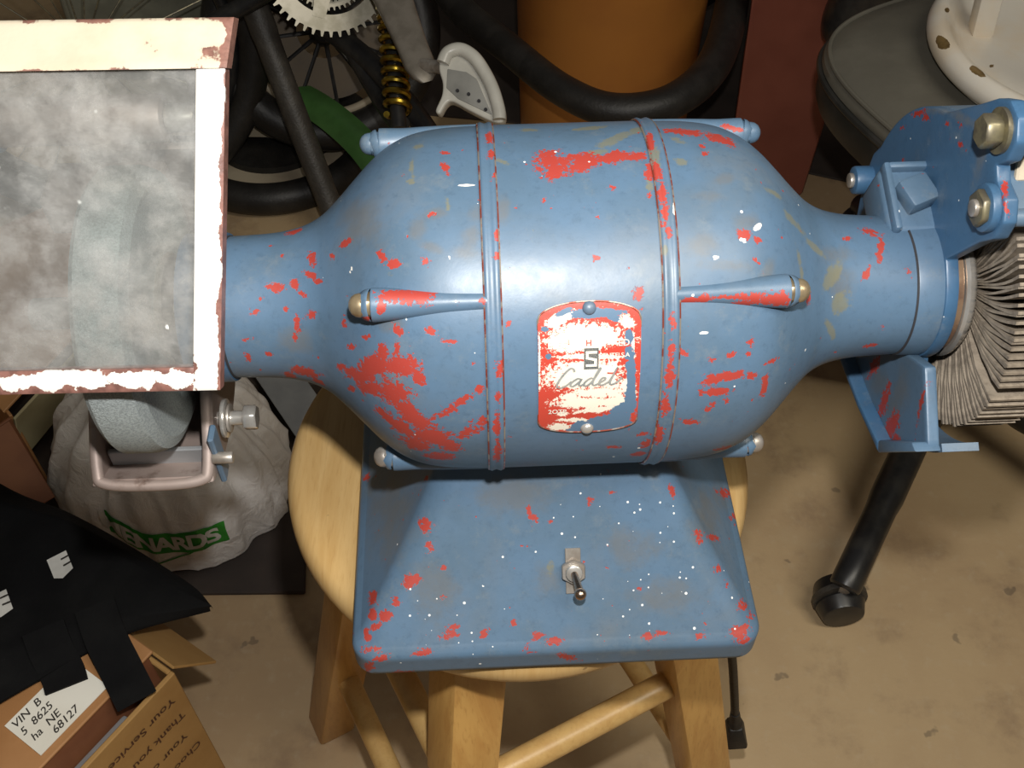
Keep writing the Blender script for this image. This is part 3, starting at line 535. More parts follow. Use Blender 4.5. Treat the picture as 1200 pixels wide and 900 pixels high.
  'lip':{'red':[[0.186,-0.002,0.1182,0,-0.0048,0.0038,0,-0.00089,0.011],[0.186,-0.0264,0.1158,0,-0.0045,0.0041,0,0.00084,0.015],[0.186,-0.044,0.1141,0,-0.0067,0.0064,0,0.001,0.013],[0.186,-0.053,0.1138,0,-0.0045,0.0058,0,0.0027,0.0028],[0.186,-0.0619,0.1513,0,-0.0015,0.0015,0,0.005,0.015]],
   'scuff':[[0.186,-0.0378,0.1295,0,-0.013,0.013,0,0.0047,0.023],[0.186,-0.0143,0.117,0,-0.012,0.014,0,0.007,0.0073]]},
  'dish':{'rust':[[-0.1728,-0.0093,0.0349,0.004,0.0011,0.004,-0.0019,0.015,-0.00092],[-0.152,-0.0695,0.038,0.0068,-0.011,0.00039,0.0039,0.006,0.0014],[-0.1186,-0.0244,0.0151,0.0048,0.0002,-0.00013,0.0015,0.0051,-6.6e-05],[-0.151,0.0539,0.0368,0.0042,0.0029,-0.0016,0.0012,0.0049,0.00032]]},
  'plate':{'cream':[[0.0026,-0.0761,0.2363,0.02,-0.0004,-0.00058,4.1e-05,0.0027,0.004],[0.0018,-0.0783,0.2329,0.021,-0.00039,-0.00063,0,0.0017,0.0028],[-0.011,-0.0727,0.2408,0.0079,0.0021,0.0027,-0.0013,0.0018,0.0023],[0.0204,-0.0741,0.239,0.0041,-0.0015,-0.002,0.002,0.002,0.0027],[0.0026,-0.0791,0.2315,0.0095,-0.00018,-0.0003,0,0.0021,0.0035],[-0.0073,-0.0802,0.2297,0.01,-0.00019,-0.00033,0,0.0014,0.0025],[0.0027,-0.0851,0.2198,0.019,-0.0003,-0.0007,-7.5e-05,0.0022,0.0052],[0.0028,-0.0873,0.2139,0.019,-0.00026,-0.00077,-9.6e-05,0.0015,0.0044],[0.007,-0.0892,0.2078,0.016,-0.00019,-0.0007,-0.00011,0.00088,0.0033],[-0.0059,-0.0896,0.206,0.0057,-6.1e-05,-0.00025,-7e-05,0.00084,0.0034],[0.021,-0.0883,0.211,0.004,-5e-05,-0.00017,-0.00021,0.0014,0.0045],[0.0153,-0.0904,0.2026,0.01,0.00019,0.00089,-0.00041,0.00062,0.003],[0.0074,-0.0913,0.1977,0.014,0.00019,0.0013,-0.00027,0.00032,0.0022],[-0.0089,-0.0916,0.1957,0.0033,-2.2e-05,-0.00017,-4.4e-05,0.00021,0.0017],[-0.0038,-0.092,0.1914,0.0091,-4.3e-05,-0.00049,-6.5e-05,0.00015,0.0018],[-0.0107,-0.0923,0.1869,0.0066,0,-0.00038,-0.0001,9.6e-05,0.0032],[0.0231,-0.0791,0.2316,0.00079,0,-2.4e-05,-8.9e-05,0.0042,0.007],[-0.0203,-0.0823,0.2257,0.00059,0,0,0.0002,0.0075,0.015],[0.0026,-0.077,0.235,0.021,-0.00042,-0.00063,4.6e-05,0.0036,0.0053],[-0.0112,-0.0784,0.2327,0.0079,-0.00015,-0.00025,5.8e-05,0.0026,0.0041],[0.0026,-0.0823,0.2257,0.02,-0.00034,-0.00068,0,0.00076,0.0015],[0.0027,-0.0862,0.2169,0.022,-0.00032,-0.00083,-0.00016,0.0032,0.0084],[-0.0009,-0.0905,0.2023,0.016,-0.00015,-0.00076,-0.00013,0.00081,0.0041]],
   'blue':[[0.002,-0.0713,0.2426,0.01,-0.00022,-0.00027,5.1e-05,0.0017,0.0021],[0.0137,-0.0723,0.2414,0.0042,-0.0013,-0.0017,0.001,0.0013,0.0016],[0.0212,-0.078,0.2334,0.0024,-4.7e-05,-7.1e-05,-2.5e-05,0.0022,0.0034],[0.0209,-0.0821,0.2262,0.002,-3.4e-05,-6.7e-05,-8e-05,0.0019,0.0037],[0.0218,-0.0848,0.2203,0.0024,-3.7e-05,-8.8e-05,-0.00013,0.0017,0.004],[0.0139,-0.0921,0.1905,0.014,0.0002,0.0028,-0.00087,0.00033,0.0048],[0.0081,-0.0923,0.1838,0.017,0,-0.001,-0.00033,0,0.0053],[0.0196,-0.0912,0.1982,0.0067,0.00046,0.003,-0.0012,0.00055,0.0036],[0.0227,-0.0905,0.2022,0.0033,-3.4e-05,-0.00015,-0.0006,0.0021,0.01],[-0.0178,-0.0752,0.2375,0.002,-4.3e-05,-5.3e-05,3.3e-05,0.00092,0.0013],[-0.016,-0.082,0.2263,0.0016,-2.7e-05,-5.4e-05,0,0.00077,0.0015],[-0.0004,-0.0923,0.1869,0.005,0,-0.00029,-0.00018,0.00012,0.0038],[0.0238,-0.088,0.2117,0.0012,0,-4.9e-05,-0.00064,0.0042,0.013],[-0.009,-0.0705,0.2435,0.005,0.0014,0.0016,-0.00063,0.00093,0.0011],[0.0067,-0.0709,0.2431,0.016,-0.00035,-0.00042,4.2e-05,0.0015,0.0018],[0.0228,-0.0865,0.2162,0.0024,-3.5e-05,-9.3e-05,-0.00067,0.0063,0.017],[0.0185,-0.0923,0.1852,0.01,3.4e-05,0.0023,-0.0011,5.5e-05,0.0059]]}}
#WEAR_TABLE
def wear(o, key):
    tab = WEAR.get(key)
    o['wear_key'] = key
    if not tab: return
    n = len(o.data.vertices)
    co = np.empty(n * 3); o.data.vertices.foreach_get('co', co); co = co.reshape(-1, 3)
    for name, rows in tab.items():
        val = np.zeros(n)
        for r in rows:
            P, U, V = np.array(r[:3]), np.array(r[3:6]), np.array(r[6:9])
            W = np.cross(U, V); W = W / np.linalg.norm(W) * .008
            B = np.linalg.inv(np.stack([U, V, W], 1))
            q = (co - P) @ B.T
            d = np.sqrt((q ** 2).sum(1))
            val = np.maximum(val, np.clip(1.35 - d, 0, 1))
        a = o.data.attributes.new(name, 'FLOAT', 'POINT')
        a.data.foreach_set('value', val.astype(np.float32))

# ------------------------------------------------------------------ setting
fl_o = one('floor', box(6, 6, .1, (0, 1.2, -.05)), M['concrete'], flat=True); fl_o['kind'] = 'structure'
for nm, sx, sy, c in (('wall_back', 6, .1, (0, 3.25, 1.3)), ('wall_left', .1, 6, (-2.4, 1.2, 1.3)), ('wall_right', .1, 6, (2.6, 1.2, 1.3))):
    w_ = one(nm, box(sx, sy, 2.6, c), M['wall'], flat=True); w_['kind'] = 'structure'

# ------------------------------------------------------------------ wooden stool
def rbox_leg(p_top, p_bot, w, spin, bev=.004):
    """square leg between two centres, faces turned by spin about z"""
    hw = w / 2
    v = []
    for c in (p_bot, p_top):
        for a, b in ((-1, -1), (1, -1), (1, 1), (-1, 1)):
            d = Matrix.Rotation(spin, 3, 'Z') @ Vector((a * hw, b * hw, 0))
            v.append((c[0] + d.x, c[1] + d.y, c[2]))
    f = [[3, 2, 1, 0], [4, 5, 6, 7]] + [[i, (i + 1) % 4, 4 + (i + 1) % 4, 4 + i] for i in range(4)]
    return bevelled((v, f), bev, 2)

stool = empty('wooden_stool', (.004, 0, 0))
tag(stool, 'round varnished wooden stool standing under the blue grinder', 'stool')
SR = .160
pr = [(0, .0), (0, SR - .010), (.002, SR - .005), (.006, SR - .0015), (.012, SR), (.019, SR - .0005), (.024, SR - .003), (.0272, SR - .007), (.028, SR - .012), (.028, 0.0)]
v, f = lathe(pr, 96, caps=False)
one('seat', ([(p[1], p[2], .582 + p[0]) for p in v], f), M['seat_wood'], stool)
LEG = {}
def leg_pt(a, z):
    r = .225 - (.225 - .105) * z / .583
    return Vector((r * math.cos(R(a)), r * math.sin(R(a)), z))
for a in (163, 253, 343, 73):
    one('leg', rbox_leg(leg_pt(a, .583), leg_pt(a, 0), .042, R(a + 45)), M['leg_wood'], stool)
for za, (a, b) in zip((.36, .36, .36, .36), ((163, 253), (253, 343), (343, 73), (73, 163))):
    one('rung', cyl(leg_pt(a, za), leg_pt(b, za), .0115, n=18), M['rung_wood'], stool)
for za, (a, b) in zip((.17, .17, .17, .17), ((163, 253), (253, 343), (343, 73), (73, 163))):
    one('rung', cyl(leg_pt(a, za), leg_pt(b, za), .0115, n=18), M['rung_wood'], stool)

# ------------------------------------------------------------------ bench grinder
G = Vector((.029, -.032, .610))
YAW = .048
H = .184
gr = empty('bench_grinder', G, YAW)
tag(gr, 'old blue bench grinder with chipped paint on the round wooden stool', 'grinder')
def off(vf, dx=0, dy=0, dz=H):
    return [Vector(p) + Vector((dx, dy, dz)) for p in vf[0]], vf[1]
def pol(x, r, a):
    """point on the shaft frame: angle 0 faces the front, 90 is up"""
    return Vector((x, -r * math.cos(R(a)), H + r * math.sin(R(a))))

# pedestal base: dense grid so that wear marks keep their shape
def base_mesh():
    cx, bw, bf = -.008, .1205, .127
    rings = []
    def ring(hx, hy, rc, z, n=10, m=16):
        pts = []
        for sx, sy, a0 in ((1, 1, 0), (-1, 1, 90), (-1, -1, 180), (1, -1, 270)):
            for i in range(n + 1):
                a = R(a0 + 90 * i / n)
                pts.append((sx * (hx - rc) + rc * math.cos(a), sy * (hy - rc) + rc * math.sin(a)))
        out = []
        k = len(pts)
        for i in range(k):
            p, q = pts[i], pts[(i + 1) % k]
            mm = m * 6 if (i % (n + 1)) == n else 1
            for j in range(mm):
                t = j / mm
                out.append((cx + p[0] + (q[0] - p[0]) * t, p[1] + (q[1] - p[1]) * t, z))
        return out
    rings.append(ring(bw - .002, bf - .002, .014, 0))
    rings.append(ring(bw, bf, .014, .002))
    for i in range(1, 7): rings.append(ring(bw, bf, .014, .002 + .016 * i / 6))
    rings.append(ring(bw - .0006, bf - .0006, .014, .0195))
    rings.append(ring(bw - .002, bf - .002, .0135, .0215))
    rings.append(ring(bw - .005, bf - .005, .0125, .0235))
    K = 64
    for i in range(1, K + 1):
        t = i / K
        s = t - .05 * math.sin(PI * t)          # a little hollow in the slope
        hx = (bw - .005) + (.062 - bw + .005) * t
        hy = (bf - .005) + (.050 - bf + .005) * t
        rings.append(ring(hx, hy, .0125 + .004 * t, .0235 + .0785 * s))
    n = len(rings[0])
    v = [p for r_ in rings for p in r_]
    f = [[j * n + i, j * n + (i + 1) % n, (j + 1) * n + (i + 1) % n, (j + 1) * n + i] for j in range(len(rings) - 1) for i in range(n)]
    f.append(list(range(n))[::-1]); f.append(list(range((len(rings) - 1) * n, len(rings) * n)))
    return v, f
base = one('pedestal_base', base_mesh(), M['blue'], gr, sharp=50)
wear(base, 'base')

# motor: centre shell, two end bells, seam rings
PROF = [(.041, .0912), (.062, .0905), (.078, .088), (.09, .083), (.1, .0755), (.109, .0665), (.118, .057), (.127, .0485), (.136, .0432), (.146, .0402), (.158, .0386), (.178, .0378)]
def smooth_prof(P, m=10):
    return [(p.x, p.y) for p in catmull([(a, b, 0) for a, b in P], m)]
def bell(sg):
    pr = smooth_prof(PROF, 10) + [(.1785, .036)]
    v, f = lathe([(x, r) for x, r in pr], 420, caps=True)
    return [(sg * p[0], p[1], p[2] + H) for p in v], f
bellL = one('end_bell', bell(-1), M['blue'], gr, sharp=60); wear(bellL, 'bell_l')
bellR = one('end_bell', bell(1), M['blue'], gr, sharp=60); wear(bellR, 'bell_r')
shell = one('motor_shell', off(lathe([(-.041 + .082 * i / 48, .0914) for i in range(49)], 420)), M['blue'], gr, sharp=60); wear(shell, 'shell')
for sg, key in ((-1, 'ring_l'), (1, 'ring_r')):
    c0 = sg * .041
    pr = [(-.0042, .0905), (-.0036, .0924), (-.0024, .0930), (-.0012, .0926), (0, .0922), (.0012, .0926), (.0024, .0930), (.0036, .0924), (.0042, .0905)]
    o = one('seam_ring', off(lathe([(c0 + x, r) for x, r in pr], 420, caps=False)), M['blue'], gr, sharp=60)
    wear(o, key)
    for e in (-.0038, .0038):
        one('ring_edge', tube([pol(c0 + e, .0919, 360 * i / 160) for i in range(160)], .0006, 6, closed=True), M['primer_edge'], o)
# through-bolt bosses with acorn nuts
def boss(sg, a):
    rows = []
    P = []; rad = []
    for x, r, w in ((.043, .0888, .0042), (.060, .0878, .0050), (.074, .0862, .0062), (.084, .0848, .0072), (.0955, .0842, .0080), (.0968, .0842, .0074)):
        P.append(pol(sg * x, r, a)); rad.append(w)
    m = 24
    Pc = catmull(P, m); rc = [q.x for q in catmull([(w, 0, 0) for w in rad], m)]
    return tube(Pc, rc, 40)
for sg in (-1, 1):
    for a in (44, 134, 224, 314):
        par = bellL if sg < 0 else bellR
        o = one('bolt_boss', boss(sg, a), M['blue'], par, sharp=50)
        wear(o, 'boss_%s_%d' % ('l' if sg < 0 else 'r', a))
        mat = M['brass'] if a == 44 else (M['blue'] if a in (134,) else M['steel'])
        mb = MB()
        mb.add(hexa(pol(sg * .0965, .0842, a), pol(sg * .1015, .0842, a), .0064, .0005))
        pr = [(0, .0058), (.001, .0058), (.003, .0054), (.0048, .0042), (.006, .0022), (.0064, .0)]
        mb.add(lathe(pr, 20, caps=False), along(pol(sg * .1012, .0842, a), pol(sg * .12, .0842, a)))
        mb.build('acorn_nut', mat, par)

# nameplate bent to the motor shell
def bend(u, v_, h=0.0, u0=.003, a0=21.0, r0=.0914):
    """nameplate space (metres, centre 0,0) onto the shell"""
    a = R(a0) + v_ / r0
    return Vector((u0 + u, -(r0 + h) * math.cos(a), H + (r0 + h) * math.sin(a)))
PW, PH, PS = .0238, .0352, .0270     # half width, half height, height of the shoulder
def plate_limit(u):
    return PS + (PH - PS) * math.sqrt(max(0, 1 - (abs(u) / PW) ** 2.2))
def nameplate():
    nu, nv = 90, 120
    v = []; f = []
    for i in range(nu + 1):
        u = -PW + 2 * PW * i / nu; lim = plate_limit(u)
        for j in range(nv + 1):
            w = -lim + 2 * lim * j / nv
            v.append(bend(u, w, .0009))
    for i in range(nu):
        for j in range(nv):
            a = i * (nv + 1) + j; f.append([a, a + nv + 1, a + nv + 2, a + 1])
    # skirt
    loop = [i * (nv + 1) for i in range(nu + 1)] + [nu * (nv + 1) + j for j in range(1, nv + 1)] + [i * (nv + 1) + nv for i in range(nu - 1, -1, -1)] + [j for j in range(nv - 1, 0, -1)]
    o0 = len(v)
    for k in loop:
        p = v[k]; d = Vector((0, p.y, p.z - H)).normalized(); v.append(p - d * .0013)
    n = len(loop)
    for k in range(n):
        f.append([loop[k], loop[(k + 1) % n], o0 + (k + 1) % n, o0 + k])
    return v, f
plate = one('nameplate', nameplate(), M['plate'], gr, sharp=50)
plate['label'] = 'worn red and cream nameplate'
wear(plate, 'plate')
rim = []
for i in range(61):
    u = -PW + 2 * PW * i / 60; rim.append(bend(u, plate_limit(u), .0009))
for i in range(60, -1, -1):
    u = -PW + 2 * PW * i / 60; rim.append(bend(u, -plate_limit(u), .0009))
one('plate_rim', tube(rim, .00045, 6, closed=True), M['primer_edge'], plate)
for w_, mt in ((.0322, M['blue']), (-.0325, M['chrome'])):
    pr = [(0, .0033), (.0012, .0031), (.0022, .0022), (.0026, .0010), (.0027, 0)]
    one('rivet', lathe(pr, 20, caps=False), mt, plate, M=along(bend(0, w_, .0006), bend(0, w_, .02)))
def on_plate(name, vf, du, dv, mat, h=.0013, sc=1.0):
    return one(name, ([bend(p[0] * sc + du, p[1] * sc + dv, h) for p in vf[0]], vf[1]), mat, plate, flat=True, recalc=False)
def ribbon(strokes, w):
    v = []; f = []
    for st in strokes:
        P = catmull([(a, b, 0) for a, b in st], 8); n = len(P); o = len(v)
        for i, p in enumerate(P):
            t = (P[min(i + 1, n - 1)] - P[max(i - 1, 0)]).normalized()
            nn = Vector((-t.y, t.x, 0)); ww = w * (.75 + .45 * abs(t.y + .3 * t.x))
            v += [p + nn * ww, p - nn * ww]
        f += [[o + 2 * i, o + 2 * i + 1, o + 2 * i + 3, o + 2 * i + 2] for i in range(n - 1)]
    return v, f
# flowing script: C a d e t  (units: millimetres)
cad = [
    [(-8.0, 3.6), (-8.6, 5.0), (-10.2, 4.9), (-13.2, 1.6), (-15.3, -2.2), (-14.6, -3.7), (-12.0, -3.1), (-9.2, -.9)],
    [(-5.2, -.1), (-6.6, .4), (-9.0, -1.2), (-9.6, -2.8), (-8.4, -3.1), (-6.0, -1.2), (-5.0, .2), (-6.1, -2.2), (-5.4, -3.0), (-3.6, -1.9)],
    [(.2, -.1), (-1.2, .4), (-3.4, -1.2), (-4.0, -2.8), (-2.8, -3.1), (-.6, -1.2), (2.6, 4.2), (2.4, 4.6), (.4, .6), (-.4, -2.2), (.4, -3.0), (2.2, -2.2)],
    [(2.2, -2.2), (4.6, -.6), (4.8, .4), (3.6, .2), (2.4, -1.6), (2.8, -2.9), (4.4, -2.8), (6.6, -1.4)],
    [(6.6, -1.4), (9.6, 4.0), (9.8, 4.6), (8.2, 1.6), (6.9, -1.8), (7.4, -2.9), (9.4, -2.2), (12.0, .2)],
]
sh = lambda st: [(a * .00112 + .0008, b * .00112) for a, b in st]
on_plate('script_lettering', ribbon([sh(s_) for s_ in cad], .00042), .0012, -.0018, M['script'], .0014)
on_plate('script_lettering', ribbon([sh([(5.6, 2.6), (8.0, 2.4), (10.8, 2.9)])], .0004), .0012, -.0018, M['script_red'], .0014)
on_plate('script_lettering', ribbon([sh([(8.6, 1.8), (9.7, 4.2), (9.6, 4.7)])], .00028), .0016, -.0018, M['script_red'], .0016)
# boxed S emblem
on_plate('emblem', prism([(-.0034, -.0052), (.0034, -.0052), (.0034, .0052), (-.0034, .0052)], 0, 0), .0008, .0084, M['script'], .0012)
S_ = [[(2.0, 3.2), (-2.0, 3.2), (-2.0, .5), (1.9, -.5), (1.9, -3.2), (-2.0, -3.2)]]
def seg_ribbon(pts, w):
    v = []; f = []
    for (a, b), (c, d) in zip(pts[:-1], pts[1:]):
        t = Vector((c - a, d - b, 0)).normalized(); nn = Vector((-t.y, t.x, 0)) * w; t = t * w
        o = len(v)
        v += [Vector((a, b, 0)) - t + nn, Vector((a, b, 0)) - t - nn, Vector((c, d, 0)) + t - nn, Vector((c, d, 0)) + t + nn]
        f.append([o, o + 1, o + 2, o + 3])
    return v, f
v, f = seg_ribbon(S_[0], .62)
on_plate('emblem', (v, f), .0008, .0084, M['plate_text'], .0015, .001)
for s_, size, du, dv, mt, al in (('ELEC', .0044, -.0195, .0152, 'plate_text', 'LEFT'), ('H', .0040, -.0004, .0160, 'script_red', 'CENTER'), ('ED', .0044, .0186, .0156, 'plate_text', 'RIGHT'),
                             ('U.S.A', .0030, .0186, .0098, 'plate_text', 'RIGHT'), ('PENTE', .0030, .0045, .0098, 'plate_text', 'LEFT'),
                             ('H.P.', .0036, -.0185, -.0152, 'plate_text', 'LEFT'), ('2OTP', .0036, -.0192, -.0200, 'plate_text', 'LEFT')):
    on_plate('lettering', text_mesh(s_, size, align=al, offset=.00005), du, dv, M[mt], .0014)

# toggle switch on the front slope
slope = Vector((0, .072, .0785)).normalized()
nrm = Vector((1, 0, 0)).cross(slope).normalized()
sw_c = Vector((.002, -.0925, .0522))
def on_slope(vf):
    A = Matrix((Vector((1, 0, 0)), slope, nrm)).transposed().to_4x4(); A.translation = sw_c
    return [A @ Vector(p) for p in vf[0]], vf[1]
swt = one('toggle_switch', on_slope(hexa((0, 0, .0005), (0, 0, .0042), .0078, .0006)), M['steel'], gr)
one('switch_plate', on_slope(box(.0090, .0270, .0014, (0, 0, .0008), .0003, 1)), M['steel'], swt)
one('threaded_collar', on_slope(cyl((0, 0, .004), (0, 0, .0078), .0048, n=24, bev=.0008)), M['chrome'], swt)
lv = [(0, 0, .007), (.001, -.0035, .0125), (.0022, -.0075, .0170)]
mbl = MB().add(on_slope(tube(lv, [.0021, .0020, .0024], 14)))
pr = [(.0035 * math.sin(PI * i / 10), .0035 * (1 - math.cos(PI * i / 10))) for i in range(11)]
v, f = lathe([(.0036 * (1 - math.cos(PI * i / 12)), .0036 * math.sin(PI * i / 12) + 1e-5) for i in range(13)], 18, caps=False)
mbl.add(on_slope(([Vector(p) + Vector((.0022 - .0036, -.0085, .0180)) for p in v], f)))
mbl.build('switch_lever', M['copper'], swt)

# --- right end: guard, flap wheel, shield rod
def ring_pts(r, a0, a1, n):
    return [(-r * math.cos(R(a0 + (a1 - a0) * i / n)), r * math.sin(R(a0 + (a1 - a0) * i / n))) for i in range(n + 1)]
plr = [(-.0192, .036), (-.040, .066), (-.050, .077), (-.0515, .088), (-.045, .0965), (-.034, .0975), (-.028, .1025), (-.0345, .1095), (-.0355, .1205), (-.0290, .1290), (-.0180, .1305), (-.007, .124), (.006, .112)]
plr += ring_pts(.0945, 110, 165, 16) + ring_pts(.099, 172, 250, 18) + [(.020, -.092), (-.0126, -.0888), (-.050, -.080), (-.060, -.071)] + [(-.040, -.040)] + ring_pts(.040, 318, 412, 20)
MG = Matrix.Translation((0, 0, H)) @ YZX
def gp_(poly, x0, x1, bev=.0012, seg=2):
    v, f = bevelled(prism(poly, x0, x1), bev, seg, 25)
    return [MG @ Vector(p) for p in v], f
guardR = one('wheel_guard', dense(gp_(plr, .192, .199), 6), M['blue_dark'], gr, sharp=40)
wear(guardR, 'guard_r')
guardR['label'] = 'dark blue guard round the flap wheel'
def shell_arc(R0, R1, x0, x1, a0, a1, n):
    inn = ring_pts(R0, a0, a1, n); out = ring_pts(R1, a0, a1, n)
    v, f = prism(out + inn[::-1], x0, x1)
    m = n + 1; k = 2 * m
    f = f[2:]
    for i in range(n):
        a, b, c, d = i, i + 1, k - 2 - i, k - 1 - i
        f.append([a, b, c, d]); f.append([k + a, k + d, k + c, k + b])
    return [MG @ Vector(p) for p in v], f
gs = one('guard_shell', shell_arc(.0905, .0945, .198, .252, 63, 215, 50), M['blue'], guardR, sharp=40)
wear(gs, 'gshell')
gs2 = one('guard_shell', shell_arc(.0880, .0925, .198, .2180, 216, 328, 36), M['blue'], guardR, sharp=40)
one('shell_bead', cyl(MG @ Vector((-.0430, .0835, .198)), MG @ Vector((-.0430, .0835, .252)), .0042, n=16, bev=.0008), M['blue'], gs)
one('collar', off(lathe([(.1786, .0362), (.1786, .0378), (.1796, .0383), (.189, .0388), (.1955, .0390), (.1965, .0383), (.1965, .020)], 96)), M['blue'], guardR, sharp=50)
one('collar_rim', off(lathe([(.1963, .020), (.1963, .0362), (.2000, .0366), (.2030, .0366), (.2030, .020)], 72)), M['gasket'], guardR, sharp=50)
one('collar_seam', off(lathe([(.1778, .0365), (.1778, .0381), (.1788, .0385), (.1788, .0365)], 96, caps=False)), M['seam'], guardR)
# raised clamp boss on the collar with its square-headed screw
ba = 112
br_ = Vector((0, -math.cos(R(ba)), math.sin(R(ba)))); bt_ = Vector((0, math.sin(R(ba)), math.cos(R(ba))))
bc_ = Vector((0, .0184, .0454 + H)); ba = 70
br_ = Vector((0, -math.cos(R(ba)), math.sin(R(ba)))); bt_ = Vector((0, math.sin(R(ba)), math.cos(R(ba))))
def boss_m(x, r):
    A = Matrix((Vector((1, 0, 0)), bt_, br_)).transposed().to_4x4(); A.translation = bc_ + Vector((x, 0, 0)) + br_ * (r - .049)
    return A
one('clamp_boss', box(.0300, .0400, .030, (0, 0, -.015), .004, 3), M['blue'], guardR, M=boss_m(.1830, .0490))
one('boss_ledge', box(.0040, .0400, .008, (0, 0, 0), .0015, 2), M['blue'], guardR, M=boss_m(.1715, .0500))
one('boss_ledge', box(.0260, .0040, .008, (0, 0, 0), .0015, 2), M['blue'], guardR, M=boss_m(.1850, .0500) @ Matrix.Translation((0, .018, 0)))
one('square_bolt', box(.0165, .0165, .011, (0, 0, .0045), .0016, 2), M['blue'], guardR, M=boss_m(.1835, .0495) @ Matrix.Rotation(R(22), 4, 'Z'))
one('set_screw', cyl((.181, .0905, H + .000), (.193, .0905, H + .000), .0085, n=24, bev=.0015), M['blue_dark'], guardR)
one('screw_tip', cyl((.1785, .0905, H + .000), (.1815, .0905, H + .000), .0045, n=18, bev=.0008), M['steel'], guardR)
# nut near the guard's front edge
pb = Vector((.188, -.0370, H + .0850))
one('nut_boss', cyl(pb + Vector((.0, 0, 0)), pb + Vector((.006, 0, 0)), .0115, n=32, bev=.0012), M['blue_dark'], guardR)
one('hex_nut', hexa(pb + Vector((-.003, 0, 0)), pb + Vector((.001, 0, 0)), .0092, .0008), M['dark_steel'], guardR)
one('stud', cyl(pb + Vector((-.0050, 0, 0)), pb + Vector((0, 0, 0)), .0042, n=16, bev=.0008), M['steel'], guardR)
# lug bolt and the rod of the eye shield
pb = Vector((.192, -.0210, H + .1165))
one('washer', cyl(pb + Vector((-.0020, 0, 0)), pb + Vector((.0002, 0, 0)), .0106, n=32), M['dark_steel'], guardR)
one('hex_bolt', hexa(pb + Vector((-.0100, 0, 0)), pb + Vector((-.0018, 0, 0)), .0084, .0010), M['dark_steel'], guardR)
one('shield_rod', cyl(pb + Vector((.0065, 0, 0)), pb + Vector((.115, 0, 0)), .0088, n=32, bev=.001), M['copper'], guardR)
sp_ = box(.10, .004, .026, (.2560, 0, 0), .001, 1)
A = Matrix.Translation((0, -.0185, H + .1015)) @ Matrix.Rotation(R(-28), 4, 'X')
one('shield_strip', ([A @ Vector(p) for p in sp_[0]], sp_[1]), M['visor'], guardR)
# lower lip: channel-shaped foot under the flap wheel
lip = one('guard_lip', dense(gp_([(.0250, -.0870), (-.0126, -.0838), (-.0500, -.0770), (-.0820, -.0390), (-.0500, -.0120), (-.020, -.030)], .1860, .1925), 5), M['blue'], guardR, sharp=30); wear(lip, 'lip')
lip2 = one('lip_flange', dense(gp_([(.0290, -.0905), (-.0126, -.0880), (-.0535, -.0810), (-.0505, -.0770), (-.0126, -.0838), (.0270, -.0860)], .1780, .1925), 5), M['blue_dark'], lip, sharp=30); wear(lip2, 'lip2')
one('lip_end', gp_([(-.0535, -.0815), (-.0855, -.0385), (-.0790, -.0385), (-.0490, -.0755)], .1780, .1925), M['blue'], lip, sharp=30)

# flap wheel with its single flaps
XW0, XW1 = .2085, .2385
fw = one('flap_wheel', off(lathe([(XW0 - .005, .010), (XW0 - .005, .0385), (XW0 - .0035, .0398), (XW0 - .0015, .0392), (XW0 + .001, .0370), (XW0 + .004, .0262), (XW1 - .002, .0262), (XW1, .026), (XW1, .010)], 64)), M['chrome'], gr)
fw['label'] = 'worn flap wheel of abrasive sheets'
one('shaft', cyl((.196, 0, H), (.258, 0, H), .0085, n=24, bev=.001), M['steel'], fw)
one('flange_nut', hexa((XW1, 0, H), (XW1 + .012, 0, H), .0145, .001), M['steel'], fw)
def flap_mesh(R1=.078, seed=0):
    rnd = random.Random(seed)
    n = 7; v = []; f = []
    for i in range(n + 1):
        t = i / n
        r = .0245 + (R1 - .0245) * t
        swp = .007 * t ** 2 + .0008 * math.sin(t * 5 + seed)
        th = .00035 + .00050 * t
        ins = .0035 * (1 - t) ** 2
        for x in (XW0 + .0015 + ins, XW1 - .001 - ins):
            jit = rnd.uniform(-.0006, .0006) * t
            v.append((x + jit, -r, swp - th)); v.append((x + jit, -r, swp + th))
    for i in range(n):
        a = 4 * i; b = a + 4
        f += [[a, b, b + 1, a + 1], [a + 2, a + 3, b + 3, b + 2], [a + 1, b + 1, b + 3, a + 3], [a, a + 2, b + 2, b]]
    f += [[0, 1, 3, 2], [4 * n, 4 * n + 2, 4 * n + 3, 4 * n + 1]]
    return v, f
flap_src = []
for k in range(4):
    o = one('flap', flap_mesh(.0785 - .0006 * k, k), M['flap'], fw, sharp=40, loc=(0, 0, H))
    flap_src.append(o)
ang = [-2 + 351 * i / 137 for i in range(138)]
for i, a in enumerate(ang):
    o = flap_src[i] if i < 4 else flap_src[i % 4].copy()
    if i >= 4: COL.objects.link(o); o.parent = fw
    o.rotation_euler = (R(-a + random.uniform(-.35, .35)), 0, 0)

# --- left end: cast guard, stone, eye shield
lipa = math.degrees(math.atan2(-.085, .054))
a_top = 156
poly = ring_pts(.1005, lipa, a_top - 360, 48)
gl_ = one('wheel_guard', gp_(poly, -.2055, -.2000), M['cast'], gr, sharp=40)
gl_['label'] = 'rusty cast guard round the grey grinding stone'
one('guard_side', gp_(poly, -.2680, -.2625), M['cast'], gl_, sharp=40)
one('guard_shell', shell_arc(.0962, .1005, -.2655, -.2025, lipa, a_top - 360, 48), M['cast'], gl_, sharp=40)
lipP = [(-.2652, .010, H - .030), (-.2652, -.020, H - .056), (-.2650, -.046, H - .0785), (-.2600, -.0525, H - .0838), (-.233, -.0540, H - .0850), (-.208, -.0525, H - .0838), (-.2030, -.046, H - .0785), (-.2028, -.020, H - .056), (-.2028, .010, H - .030)]
one('rounded_lip', tube(catmull(lipP, 8), .0034, 12), M['cast'], gl_)
